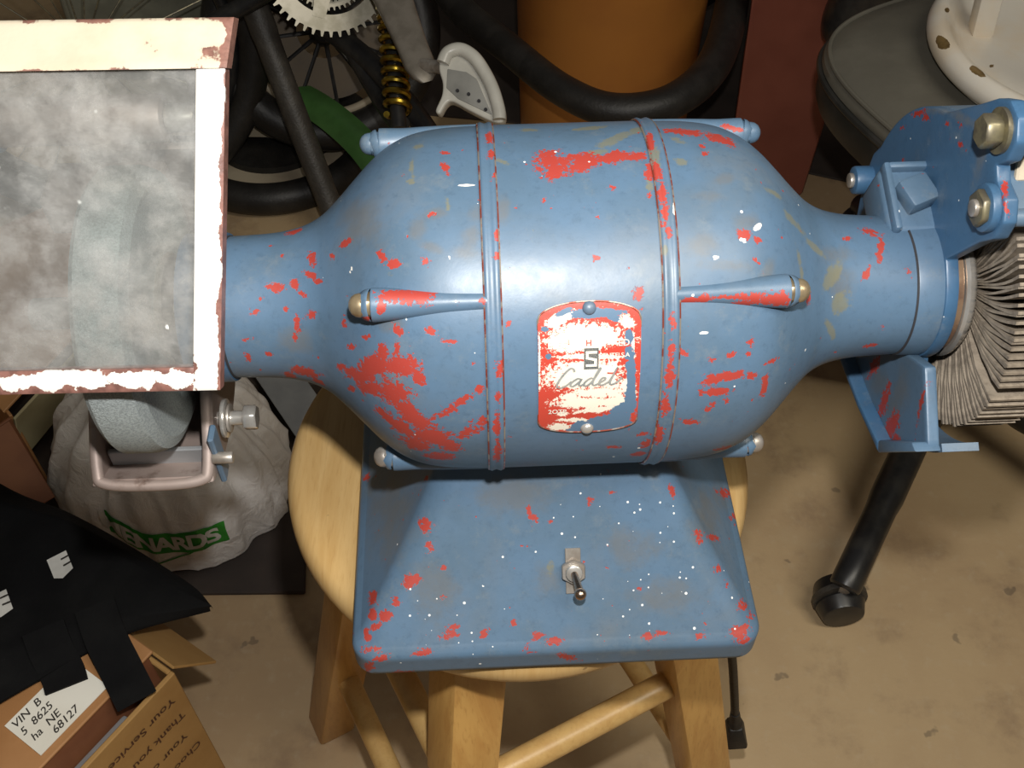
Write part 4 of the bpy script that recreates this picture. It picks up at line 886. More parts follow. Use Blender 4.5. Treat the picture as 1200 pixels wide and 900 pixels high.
one('tool_rest', box(.054, .003, .020, (-.2345, -.034, H - .0875), .0006, 1), M['grey_metal'], gl_)
one('collar', off(lathe([(-.1786, .030), (-.1786, .0395), (-.1800, .0400), (-.1995, .0400), (-.2005, .030)], 72)), M['blue_dark'], gl_, sharp=50)
one('collar_seam', off(lathe([(-.1775, .0375), (-.1775, .0384), (-.1790, .0384), (-.1790, .0375)], 72, caps=False)), M['seam'], gl_)
# clamp screw of the guard
pb = Vector((-.200, -.017, H - .073))
one('guard_strap', box(.0035, .012, .040, (-.1985, -.038, H - .079), .001, 1), M['blue'], gl_)
one('washer', cyl(pb + Vector((.003, 0, 0)), pb + Vector((.0055, 0, 0)), .0115, n=32, bev=.0005), M['chrome'], gl_)
one('washer', cyl(pb + Vector((.006, 0, 0)), pb + Vector((.0075, 0, 0)), .0085, n=32, bev=.0004), M['steel'], gl_)
one('bolt_shank', cyl(pb + Vector((.000, 0, 0)), pb + Vector((.016, 0, 0)), .0042, n=20), M['chrome'], gl_)
one('bolt_head', hexa(pb + Vector((.0150, 0, 0)), pb + Vector((.0225, 0, 0)), .0078, .0008), M['chrome'], gl_)
one('stop_pin', cyl(pb + Vector((0, -.027, -.002)), pb + Vector((.0115, -.027, -.002)), .0034, n=18, bev=.0006), M['steel'], gl_)
# grinding stone
RW = .0765
stone = one('grinding_stone', off(lathe([(-.2400, .012), (-.2400, RW - .006), (-.2385, RW - .002), (-.2360, RW), (-.2215, RW), (-.2155, RW - .0022), (-.2125, RW - .0085), (-.2125, .012)], 140)), M['wheel'], gr, sharp=25)
stone['label'] = 'thick grey grinding stone'
one('shaft', cyl((-.285, 0, H), (-.190, 0, H), .0085, n=24, bev=.001), M['steel'], stone)
one('flange', off(lathe([(-.2125, .03), (-.2105, .031), (-.2090, .029), (-.2090, .01)], 48)), M['steel'], stone)
one('flange', off(lathe([(-.245, .01), (-.245, .029), (-.243, .031), (-.2400, .03)], 48)), M['steel'], stone)
one('flange_nut', hexa((-.259, 0, H), (-.245, 0, H), .0145, .001), M['steel'], stone)

# eye shield: framed pane on an arm
TR_, BR_ = Vector((-.1500, .0075, .3505)), Vector((-.1685, -.0850, .2150))
dn = (BR_ - TR_)
sx_ = Vector((-1, .02, 0)).normalized()
dn_ = (dn - sx_ * dn.dot(sx_)).normalized()
snn = sx_.cross(dn_).normalized()
if snn.y > 0: snn = -snn
SH = dn.length; SWD = .170
SM = Matrix((-sx_, -dn_, snn)).transposed().to_4x4()
def shield_pt(u, w, h=0):   # u: metres left of the right edge, w: metres below the top edge
    lean = (TR_ + dn * (w / SH)) + sx_ * u + snn * h
    return lean
def shield_box(u0, u1, w0, w1, h0, h1, bev=.0008):
    v, f = box(1, 1, 1)
    v = [(p[0] + .5, p[1] + .5, p[2] + .5) for p in v]
    v = [tuple(shield_pt(u0 + (u1 - u0) * p[0], w0 + (w1 - w0) * p[1], h0 + (h1 - h0) * p[2])) for p in v]
    return bevelled((v, f), bev, 2)
TB = .0215
def shield_bar(name, u0, u1, w0, w1, h0, h1, mat, rust, parent, fold=0.0, step=.0016):
    """bar of the shield frame; rust(u, w) says how bare the metal is there (0..1)"""
    nu, nw = max(2, round((u1 - u0) / step)), max(2, round((w1 - w0) / step))
    v = []; f = []; rv = []
    def P(u, w, h):
        return tuple(shield_pt(u, w, h - fold * (1 - (w - w0) / (w1 - w0))))
    for lay, h in ((0, h1), (1, h0)):
        for i in range(nu + 1):
            for j in range(nw + 1):
                u = u0 + (u1 - u0) * i / nu; w = w0 + (w1 - w0) * j / nw
                e = 0
                if lay == 0:                      # soften the outer corners
                    d_ = min(u - u0, u1 - u, w - w0, w1 - w); e = .0007 * max(0, 1 - d_ / .0016)
                v.append(P(u, w, h - e)); rv.append(rust(u, w) if lay == 0 else .6)
    m = nw + 1; k = (nu + 1) * m
    for i in range(nu):
        for j in range(nw):
            q = [i * m + j, (i + 1) * m + j, (i + 1) * m + j + 1, i * m + j + 1]
            f.append(q); f.append([k + x for x in q[::-1]])
    loop = [i * m for i in range(nu)] + [nu * m + j for j in range(nw)] + [i * m + nw for i in range(nu, 0, -1)] + [j for j in range(nw, 0, -1)]
    n = len(loop)
    for a in range(n): f.append([loop[a], loop[(a + 1) % n], k + loop[(a + 1) % n], k + loop[a]])
    o = one(name, (v, f), mat, parent, sharp=50)
    o.data.attributes.new('rust', 'FLOAT', 'POINT').data.foreach_set('value', np.array(rv, dtype=np.float32))
    return o
sf = shield_bar('eye_shield', 0, .0125, TB - .001, SH, -.007, .0015, M['visor_worn'], lambda u, w: .55 * max(0, 1 - u / .0028) + .26 * max(0, (w - SH + .055) / .055) - .12, gr)
sf['label'] = 'framed eye shield, cream paint flaking over rust'
shield_bar('frame_bar', .0120, SWD - .012, SH - .0110, SH, -.007, .0015, M['visor_worn'], lambda u, w: .55 * max(0, (w - SH + .0055) / .0055) + .35 * max(0, 1 - (w - SH + .011) / .003) - .02, sf)
shield_bar('frame_bar', SWD - .0125, SWD, TB - .001, SH, -.007, .0015, M['visor_worn'], lambda u, w: .2, sf)
# the broad top rail is folded back
shield_bar('top_rail', -.001, SWD + .001, 0, TB, -.0065, .0035, M['visor'], lambda u, w: .45 * max(0, 1 - w / .004) + .8 * max(0, 1 - (u + .001) / .005) + .55 * max(0, 1 - math.hypot(u - .010, w - .016) / .008) + .6 * max(0, 1 - math.hypot(u - .108, w - .012) / .02) + .25 * max(0, (w - TB + .002) / .002), sf, fold=.012)
pane = one('glass_pane', shield_box(.0115, SWD - .0115, TB - .002, SH - .0100, -.0040, -.0012, .0002), M['glass'], sf)
for u in (.02, SWD - .02):
    q0 = shield_pt(u, .012, -.012); q1 = Vector((q0.x - .02, .085, H + .075))
    one('shield_arm', bevelled(tube([q0, (q0 + q1) / 2 + Vector((0, .01, .01)), q1], .0065, 10), .0005, 1, 60), M['cast'], sf)
one('shield_hinge', cyl((-.206, .062, .262), (-.300, .062, .262), .0125, n=28, bev=.002), M['cast'], sf)
one('hinge_ring', cyl((-.292, .062, .262), (-.296, .062, .262), .0155, n=28, bev=.001), M['blue'], sf)
one('hinge_knob', cyl((-.190, .062, .262), (-.206, .062, .262), .0075, n=20, bev=.002), M['steel'], sf)
one('spark_guard', box(.064, .034, .026, (-.2500, .064, .210), .004, 3), M['cast'], gl_)

# power cord hanging behind the stool leg
cord_c = empty('power_cord', (.213, .06, 0))
tag(cord_c, 'black power cord with a three-pin plug hanging beside the right stool leg', 'cord')
cp = catmull([Vector(p) - Vector((.204, .06, 0)) for p in ((.10, .02, .575), (.135, .012, .53), (.16, .003, .45), (.178, 0, .36), (.192, 0, .30), (.204, -.002, .235), (.2125, -.004, .185))], 10)
one('cable', tube(cp, .0042, 12), M['rubber'], cord_c)
P0 = Vector((.008, -.064, .188)); dP = (Vector((.022, -.067, .10)) - P0).normalized()
Mp = along(P0, P0 + dP)
one('strain_relief', lathe([(0, .0048), (.018, .0062), (.020, .0075), (.024, .0075)], 16), M['rubber'], cord_c, M=Mp)
body = bevelled(([(.024, -.008, -.007), (.024, .008, -.007), (.024, .008, .007), (.024, -.008, .007), (.052, -.016, -.011), (.052, .016, -.011), (.052, .016, .011), (.052, -.016, .011)],
                [[0, 1, 2, 3], [7, 6, 5, 4], [0, 4, 5, 1], [1, 5, 6, 2], [2, 6, 7, 3], [3, 7, 4, 0]]), .003, 2)
plug = one('plug_body', body, M['rubber'], cord_c, M=Mp)
for y_ in (-.0065, .0065):
    one('blade', box(.017, .0016, .0064, (.060, y_, .003), .0003, 1), M['chrome'], plug, M=Mp)
one('ground_pin', cyl((.052, 0, -.006), (.072, 0, -.006), .0025, n=12, bev=.0008), M['chrome'], plug, M=Mp)

# ------------------------------------------------------------------ office chair at the right
ch = empty('office_chair', (.60, .53, 0))
tag(ch, 'office chair with worn grey vinyl seat, black base and casters', 'chair')
def superell(hx, hy, p, n=96):
    out = []
    for i in range(n):
        a = 2 * PI * i / n
        c, s = math.cos(a), math.sin(a)
        out.append((hx * math.copysign(abs(c) ** (2 / p), c), hy * math.copysign(abs(s) ** (2 / p), s)))
    return out
SA = R(25)
def seat_pad(levels, p=3.4):
    v = []; f = []
    n = 96
    for hx, hy, z in levels:
        for a, b in superell(hx, hy, p, n):
            q = Matrix.Rotation(SA, 2) @ Vector((a, b)); v.append((q.x + .025, q.y + .055, z))
    m = len(levels)
    for j in range(m - 1):
        for i in range(n): f.append([j * n + i, j * n + (i + 1) % n, (j + 1) * n + (i + 1) % n, (j + 1) * n + i])
    f.append(list(range(n))[::-1]); f.append(list(range((m - 1) * n, m * n)))
    return v, f
hx = .235
one('seat_pan', seat_pad([(hx - .03, hx - .03, .435), (hx - .004, hx - .004, .447), (hx, hx, .458), (hx, hx, .486), (hx - .003, hx - .003, .492)]), M['chair_side'], ch)
sc_ = one('seat_cushion', seat_pad([(hx - .003, hx - .003, .490), (hx + .001, hx + .001, .498), (hx, hx, .505), (hx - .008, hx - .008, .514), (hx - .03, hx - .03, .521), (hx - .08, hx - .08, .526), (hx - .16, hx - .16, .5275)]), M['chair_fabric'], ch)
def seam_loop(h, z): return [tuple((Matrix.Rotation(SA, 2) @ Vector(q)).to_3d() + Vector((.025, .055, z))) for q in superell(h, h, 3.4, 120)]
one('piping', tube(seam_loop(hx + .0015, .4925), .0045, 8, closed=True), M['chair_side'], sc_)
one('piping', tube(seam_loop(hx - .004, .5125), .0028, 8, closed=True), M['chair_fabric'], sc_)
one('column', cyl((0, 0, .06), (0, 0, .45), .026, n=28), M['black_plastic'], ch)
one('seat_bracket', box(.18, .18, .03, (0, 0, .425), .006), M['black_plastic'], ch)
one('hub', cyl((0, 0, .055), (0, 0, .145), .055, .036, n=36, bev=.006), M['black_plastic'], ch)
a0 = math.degrees(math.atan2(.205 - .53, .400 - .60))
for k in range(5):
    a = R(a0 + 72 * k); L_ = .372
    d = Vector((math.cos(a), math.sin(a), 0))
    lg = one('base_leg', tube(catmull([d * .02 + Vector((0, 0, .112)), d * .12 + Vector((0, 0, .110)), d * .25 + Vector((0, 0, .095)), d * (L_ - .02) + Vector((0, 0, .082)), d * (L_ + .012) + Vector((0, 0, .070))], 6), [.024] * 7 + [.021] * 6 + [.019] * 6 + [.019] * 5 + [.017], 20), M['black_plastic'], ch)
    t_ = Vector((-d.y, d.x, 0)); ws = Matrix.Rotation(R(35), 3, 'Z') @ d
    c_ = d * (L_ + .004) + Vector((0, 0, .031))
    for s_ in (-1, 1):
        one('caster_wheel', cyl(c_ + ws * (.004 * s_), c_ + ws * (.024 * s_), .030, .026, n=32, bev=.003), M['black_plastic'], lg)
    one('caster_hood', tube([c_ + ws * -.0035 + Vector((0, 0, .004)), c_ + ws * .0035 + Vector((0, 0, .004))], .0335, 28), M['grime_rubber'], lg)
    one('caster_stem', cyl(c_ + Vector((0, 0, .02)), c_ + Vector((0, 0, .055)), .009, n=14), M['steel'], lg)
br = Matrix.Translation((.31 * math.cos(SA * 1), .31 * math.sin(SA), .72)) @ Matrix.Rotation(SA, 4, 'Z')
one('backrest', box(.06, .40, .34, (0, 0, 0), .028, 4), M['chair_fabric'], ch, M=br)
one('back_bracket', tube(catmull([(.06, -.04, .42), (.24, -.15, .42), (.29, -.18, .50), (.285, -.178, .66)], 6), .014, 12), M['black_plastic'], ch)

# upturned white enamel stool resting on the chair seat
es = empty('enamel_stool', (.640, .600, .5300))
tag(es, 'upturned round white enamel stool with rust chips lying on the grey chair seat', 'stool')
T_ = Matrix.Identity(4)
RS = .178
prs = [(0, .0), (0, RS - .03), (.003, RS - .012), (.012, RS - .002), (.022, RS), (.030, RS - .004), (.034, RS - .011), (.032, RS - .019), (.024, RS - .026), (.014, RS - .036), (.011, RS - .06), (.011, 0)]
v, f = lathe(smooth_prof(prs, 5), 240, caps=False)
dish = one('seat_dish', ([T_ @ Vector((p[1], p[2], p[0] + .004)) for p in v], f), M['enamel'], es, sharp=50); wear(dish, 'dish')
for a in (157, 247, 337, 67):
    q0 = Vector((.118 * math.cos(R(a)), .118 * math.sin(R(a)), .014)); q1 = Vector((.150 * math.cos(R(a)), .150 * math.sin(R(a)), .34))
    v, f = rbox_leg(q1, q0, .024, R(a + 20), .003)
    one('leg', ([T_ @ Vector(p) for p in v], f), M['enamel'], es)

# ------------------------------------------------------------------ bins and hose at the back
def bin_round(name, loc, r0, r1, h, mat, label, lipr=.008):
    pr = [(0, 0), (0, r0 - .008), (.003, r0 - .002), (.01, r0)] + [(.01 + (h - .02) * i / 8, r0 + (r1 - r0) * i / 8) for i in range(1, 9)] + [(h - .008, r1 + lipr), (h, r1 + lipr), (h, r1 - .004), (.012, r0 - .004), (.012, 0)]
    v, f = lathe(pr, 72, caps=False)
    o = one(name, ([(p[1], p[2], p[0]) for p in v], f), mat, sharp=40, loc=loc)
    return o
b1 = empty('plastic_barrel', (.166, 1.20, .0045))
tag(b1, 'round orange plastic barrel behind the black hose', 'barrel')
o = bin_round('barrel_body', (0, 0, 0), .150, .168, .62, M['orange'], ''); o.parent = b1
b2 = empty('storage_tote', (.50, 1.012, .0045), R(-18))
tag(b2, 'red-brown plastic tote standing between the orange barrel and office chair', 'tote')
def tote():
    lv = [(.0, .0), (.004, .008), (.52, .016)]
    v = []; f = []
    for z_, e in ((0, 0), (.012, .004), (.50, .022), (.50, .034), (.52, .034), (.52, .018), (.02, -.004)):
        for a, b in ((-.125 - e, -e), (0 + e, -e), (0 + e, .52 + e), (-.125 - e, .52 + e)):
            v.append((a, b, z_))
    for j in range(6):
        for i in range(4): f.append([j * 4 + i, j * 4 + (i + 1) % 4, j * 4 + 4 + (i + 1) % 4, j * 4 + 4 + i])
    f.append([3, 2, 1, 0]); f.append([24, 25, 26, 27])
    return bevelled((v, f), .006, 2, 25)
one('tote_body', tote(), M['red_bin'], b2)
one('tote_handle', tube([(-.10, -.036, .44), (-.10, -.05, .44), (-.03, -.05, .44), (-.03, -.036, .44)], .006, 8), M['red_bin'], b2)

hs = empty('rubber_hose', (.15, .85, 0))
tag(hs, 'thick black rubber hose sagging in front of the orange barrel', 'hose')
hp = [(-.42, 1.95, .035), (-.33, 1.72, .25), (-.235, 1.44, .41), (-.155, 1.255, .36), (-.096, 1.147, .30), (0, .998, .30), (.075, .902, .295), (.147, .858, .292), (.232, .872, .297), (.305, .965, .302), (.352, 1.13, .315), (.372, 1.30, .26), (.36, 1.48, .12), (.30, 1.62, .03)]
hp = catmull([Vector(p) - Vector((.15, .85, 0)) for p in hp], 10)
one('hose_tube', tube(hp, [.0235 + .003 * min(1, max(0, (i - 60) / 30)) for i in range(len(hp))], 24), M['rubber'], hs)
for k in (0, len(hp) - 6):
    one('hose_cuff', tube(hp[k:k + 5], .031, 20), M['black_plastic'], hs)

o = one('rubber_boot', lathe(smooth_prof([(0, .001), (.004, .022), (.02, .036), (.05, .042), (.12, .040), (.20, .036), (.205, .03), (.205, .001)], 5), 36, caps=False), M['black_plastic'], M=Matrix.Translation((.474, .930, .350)) @ Matrix.Rotation(R(-80), 4, 'Y'))
tag(o, 'black rounded rubber cap hanging in front of the red-brown tote', 'cap')

# ------------------------------------------------------------------ bicycle behind the grinder
bk = empty('bicycle', (-.30, 1.0, 0))
tag(bk, 'black bicycle with gold spring, silver chainring and white pedal behind the grinder', 'bicycle')
BO = Vector((-.30, 1.0, 0))
def W(p): return Vector(p) - BO
CC = W((-.258, .979, .448))
ax = Vector((.30, -.80, .52)).normalized()
ea = Vector((ax.y, -ax.x, 0)).normalized() * -1; eb = ax.cross(ea).normalized()
if ea.x < 0: ea = -ea
if eb.z < 0: eb = -eb
CM = Matrix((ea, eb, ax)).transposed().to_4x4(); CM.translation = CC
NT = 46
outl = []
for i in range(NT):
    a = 2 * PI * i / NT; da = 2 * PI / NT
    for fr, rr in ((-.42, .0885), (-.22, .0890), (-.10, .0965), (.10, .0965), (.22, .0890)):
        outl.append((rr * math.cos(a + da * fr), rr * math.sin(a + da * fr)))
def annulus(outer, inner, h0, h1):
    n = len(outer); v = []; f = []
    for h in (h0, h1):
        v += [(p[0], p[1], h) for p in outer] + [(p[0], p[1], h) for p in inner]
    for i in range(n):
        j = (i + 1) % n
        f += [[i, j, n + j, n + i], [2 * n + i, 3 * n + i, 3 * n + j, 2 * n + j], [i, 2 * n + i, 2 * n + j, j], [n + i, n + j, 3 * n + j, 3 * n + i]]
    return v, f
inner = [(.066 * math.cos(2 * PI * (i // 5 + ((i % 5) - 2) * .2) / NT), .066 * math.sin(2 * PI * (i // 5 + ((i % 5) - 2) * .2) / NT)) for i in range(len(outl))]
cr = one('chainring', annulus(outl, inner, -.0022, .0022), M['silver'], bk, M=CM, sharp=30)
circ = lambda r, n=48: [(r * math.cos(2 * PI * i / n), r * math.sin(2 * PI * i / n)) for i in range(n)]
one('ring_collar', annulus(circ(.046), circ(.030), -.003, .004), M['silver'], cr, M=CM)
for k in range(5):
    a = 2 * PI * k / 5 + .5
    one('spider_arm', prism([(.035 * math.cos(a) - .012 * math.sin(a), .035 * math.sin(a) + .012 * math.cos(a)), (.072 * math.cos(a) - .009 * math.sin(a), .072 * math.sin(a) + .009 * math.cos(a)), (.072 * math.cos(a) + .009 * math.sin(a), .072 * math.sin(a) - .009 * math.cos(a)), (.035 * math.cos(a) + .012 * math.sin(a), .035 * math.sin(a) - .012 * math.cos(a))], -.002, .003), M['silver'], cr, M=CM)
one('bottom_bracket', cyl(CC - ax * .09, CC + ax * .03, .022, n=28, bev=.002), M['black_plastic'], bk)
inner_teeth = [(p[0] * .62, p[1] * .62) for p in outl]
one('inner_chainring', annulus(inner_teeth, [(p[0] * .5, p[1] * .5) for p in outl], -.014, -.011), M['silver'], bk, M=CM)
# crank arm and pedal
c0, c1 = W((-.196, .965, .495)), W((-.121, .786, .411))
cd = (c1 - c0).normalized(); cn = ax; cw = cd.cross(cn).normalized()
def arm_ring(t, hw, hh, n=24):
    c = c0.lerp(c1, t)
    return [c + cw * (hw * math.copysign(abs(math.cos(2 * PI * i / n)) ** .6, math.cos(2 * PI * i / n))) + cn * (hh * math.copysign(abs(math.sin(2 * PI * i / n)) ** .6, math.sin(2 * PI * i / n))) for i in range(n)]
rs = [arm_ring(-.05, .014, .008), arm_ring(0, .031, .013), arm_ring(.3, .029, .013), arm_ring(.6, .024, .012), arm_ring(.85, .0205, .012), arm_ring(1.0, .0205, .0125), arm_ring(1.08, .016, .010), arm_ring(1.12, .008, .006)]
v = [p for r_ in rs for p in r_]; n = 24
f = [[j * n + i, j * n + (i + 1) % n, (j + 1) * n + (i + 1) % n, (j + 1) * n + i] for j in range(len(rs) - 1) for i in range(n)] + [list(range(n))[::-1], list(range((len(rs) - 1) * n, len(rs) * n))]
arm = one('crank_arm', (v, f), M['crank'], bk, sharp=60)
px_ = W((-.078, .752, .428))
one('pedal_axle', cyl(c1 + Vector((.004, -.004, .004)), px_, .0085, n=16), M['steel'], arm)
po = W((-.052, .728, .418))
pu = Vector((.86, -.34, -.38)).normalized()      # along the pedal's top rim, left to right and down
pn = Vector((-.10, -.62, .78)).normalized()
pu = (pu - pn * pu.dot(pn)).normalized(); pw = pn.cross(pu).normalized()
PM = Matrix((pu, pw, pn)).transposed().to_4x4(); PM.translation = po
outer = [(-.0469, -.0014), (-.054, .0149), (-.0505, .0306), (-.0366, .0395), (-.013, .0386), (.0091, .0293), (.0335, .0139), (.0542, -.0059), (.0595, -.0192), (.0471, -.0261), (.014, -.0282), (-.0099, -.0288), (-.0159, -.0359), (-.0165, -.0501), (-.0236, -.049), (-.0264, -.0291), (-.0339, -.0144)]
oc = [(p.x, p.y) for p in catmull([(a, b, 0) for a, b in outer], 5, closed=True)]
pd = one('pedal_body', bevelled(prism(oc, -.016, .004), .004, 3, 40), M['pedal'], arm, M=PM, sharp=50)
rimp = [(-.0454, .007), (-.0464, .0216), (-.0351, .0328), (-.0161, .0331), (.0044, .0243), (.0273, .0093), (.0475, -.0096), (.0551, -.0204)]
one('pedal_rim', tube([(p.x, p.y, .007) for p in catmull([(a, b, 0) for a, b in rimp], 6)], .0085, 14), M['pedal'], arm, M=PM)
rec = [(-.0373, .004), (-.0138, .0122), (.0022, .011), (.0432, -.0195), (-.0054, -.0228), (-.0257, -.0180)]
one('pedal_recess', bevelled(prism(rec, .002, .0052), .0012, 2, 30), M['pedal_grey'], arm, M=PM)
for q in ((-.0109, -.0143), (.0039, -.0112), (.0199, -.0124), (.0331, -.0176)):
    one('tread_pin', cyl((q[0], q[1], .004), (q[0], q[1], .0075), .0022, n=10), M['seam'], arm, M=PM)
# spring and damper
s0, s1 = W((-.171, .935, .440)), W((-.155, .778, .342))
sd = s1 - s0; a_, b_, d_ = frame_from(sd)
cs = []
turns = 12
for i in range(turns * 20 + 1):
    w_ = 2 * PI * i / 20
    cs.append(s0 + sd * (i / (turns * 20)) + (a_ * math.cos(w_) + b_ * math.sin(w_)) * .0155)
spg = one('shock_spring', tube(cs, .0046, 8), M['gold'], bk)
one('shock_body', cyl(s0 - sd * .15, s1 + sd * .12, .0105, n=18), M['black_plastic'], spg)
# frame tubes
for P, r_ in (([(-.44, 1.12, .36), (-.32, 1.03, .35), (-.21, .925, .33), (-.13, .82, .30), (-.09, .76, .26)], .016),
              ([(-.275, 1.05, .40), (-.245, .97, .345), (-.19, .875, .30), (-.155, .79, .315)], .014),
              ([(-.27, 1.03, .46), (-.31, 1.22, .75), (-.33, 1.30, .90)], .020),
              ([(-.24, 1.02, .46), (.02, 1.22, .74), (.16, 1.34, .88)], .021),
              ([(-.27, 1.01, .44), (-.50, .98, .33), (-.66, .98, .29)], .013)):
    one('frame_tube', tube(catmull([W(p) for p in P], 8), r_, 16), M['black_plastic'], bk)
def torus(c, ax_, Rr, r, n=96, m=14):
    a, b, d = frame_from(ax_)
    return tube([c + a * Rr * math.cos(2 * PI * i / n) + b * Rr * math.sin(2 * PI * i / n) for i in range(n)], r, m, closed=True)
wax = Vector((.30, -.92, .18)).normalized()
wc = W((-.66, 1.02, .285))
wh = one('tyre', torus(wc, wax, .255, .026), M['rubber'], bk)
one('rim', torus(wc, wax, .222, .010), M['black_plastic'], wh)
one('hub', cyl(wc - wax * .04, wc + wax * .04, .02, n=20), M['silver'], wh)
a_, b_, d_ = frame_from(wax)
for k in range(24):
    w_ = 2 * PI * k / 24
    e_ = a_ * math.cos(w_) + b_ * math.sin(w_)
    one('spoke', cyl(wc + e_ * .018 + wax * (.02 if k % 2 else -.02), wc + e_ * .215, .0012, n=6), M['dark_steel'], wh)
gp = catmull([W(p) for p in ((-.46, 1.155, .15), (-.395, 1.112, .16), (-.345, 1.075, .165), (-.290, 1.02, .165), (-.235, .955, .155), (-.185, .88, .13))], 6)
gv = []; gf = []
for i, p in enumerate(gp):
    t = (gp[min(i + 1, len(gp) - 1)] - gp[max(i - 1, 0)]).normalized(); sd_ = t.cross(Vector((0, -.5, .85))).normalized(); up_ = sd_.cross(t)
    for k in range(9):
        w_ = (k - 4) / 4
        gv.append(p + sd_ * (.026 * w_) - up_ * (.010 * w_ * w_))
    for k in range(9):
        w_ = (4 - k) / 4
        gv.append(p + sd_ * (.026 * w_) - up_ * (.010 * w_ * w_ + .002))
for i in range(len(gp) - 1):
    for k in range(18): gf.append([18 * i + k, 18 * i + (k + 1) % 18, 18 * i + 18 + (k + 1) % 18, 18 * i + 18 + k])
one('fender', (gv, gf), M['green'], bk)

fc = W((-.315, 1.165, .235)); fax = Vector((.22, -.80, .56)).normalized()
fwh = one('tyre', torus(fc, fax, .168, .030), M['rubber'], bk)
one('rim', torus(fc, fax, .134, .007), M['beige_board'], fwh)
fa_, fb_, fd_ = frame_from(fax)
FM = Matrix((fa_, fb_, fd_)).transposed().to_4x4(); FM.translation = fc
one('brake_disc', annulus(circ(.112, 60), circ(.045, 60), -.004, .002), M['brown_disc'], fwh, M=FM)
one('wheel_hub', cyl(fc - fax * .05, fc + fax * .05, .024, n=24, bev=.003), M['black_plastic'], fwh)
for k in range(12):
    w_ = 2 * PI * k / 12
    one('spoke', cyl(fc + (fa_ * math.cos(w_) + fb_ * math.sin(w_)) * .02, fc + (fa_ * math.cos(w_) + fb_ * math.sin(w_)) * .132, .004, n=8), M['black_plastic'], fwh)

# leaning dark pipe
o = one('rubber_pipe', tube(catmull([(-.272, .862, .02), (-.300, .905, .10), (-.348, .975, .235), (-.400, 1.055, .385), (-.47, 1.16, .58)], 10), [.019] * 12 + [.0195] * 14 + [.021] * 15, 20), M['grime_rubber'])
tag(o, 'dusty black pipe leaning beside the eye shield in front of the bicycle', 'pipe')

# wheel lying on the floor, board and case on it
lw = empty('spare_wheel', (-.425, 1.138, 0))
tag(lw, 'small black wheel with tan rim lying flat on the floor', 'wheel')
one('tyre', torus(Vector((0, 0, .030)), Vector((0, 0, 1)), .162, .027), M['rubber'], lw)
one('rim', annulus(circ(.148, 72), circ(.105, 72), .008, .040), M['beige_board'], lw)
one('wheel_disc', annulus(circ(.106, 72), circ(.018, 72), .010, .052), M['rubber'], lw)
one('hub', cyl((0, 0, 0), (0, 0, .060), .022, n=24, bev=.002), M['steel'], lw)
o = one('beige_board', bevelled(prism([(-.80, 1.115), (-.42, 1.105), (-.372, 1.115), (-.40, 1.25), (-.44, 1.42), (-.80, 1.44)], .061, .082), .002, 1, 25), M['beige_board'])
tag(o, 'beige board lying on the small wheel', 'board')
o = empty('tool_case', (-.60, 1.31, .083))
tag(o, 'grey-green case standing on the beige board', 'case')
one('case_body', box(.36, .13, .20, (0, 0, .1005), .012, 3), M['glove'], o)
one('case_stripe', box(.05, .004, .007, (.155, -.0655, .095), .001, 1), M['red_enamel'], o)
one('case_latch', box(.035, .008, .028, (.08, -.068, .12), .003, 2), M['glove'], o)

# dark tote at the far left
o = empty('dark_tub', (-.80, 1.95, 0))
tag(o, 'dark plastic tub behind the eye shield at the back', 'tub')
def tub(w, d, h):
    v = []; f = []
    for z_, e in ((0, 0), (.01, .004), (h - .03, .02), (h - .03, .03), (h, .03), (h, .016), (.02, -.006)):
        for a, b in ((-w - e, -d - e), (w + e, -d - e), (w + e, d + e), (-w - e, d + e)): v.append((a, b, z_))
    for j in range(6):
        for i in range(4): f.append([j * 4 + i, j * 4 + (i + 1) % 4, j * 4 + 4 + (i + 1) % 4, j * 4 + 4 + i])
    f.append([3, 2, 1, 0]); f.append([24, 25, 26, 27])
    return bevelled((v, f), .008, 2, 25)
one('tub_body', tub(.26, .16, .34), M['black_plastic'], o)

# ------------------------------------------------------------------ left floor: mat, bag, boxes, cloth
o = one('floor_mat', bevelled(prism([(-.95, .226), (-.262, .234), (-.30, .60), (-.34, .66), (-.95, .66)], .0, .008), .002, 1, 25), M['mat'])
tag(o, 'dark brown mat on the concrete under the plastic bag', 'mat')

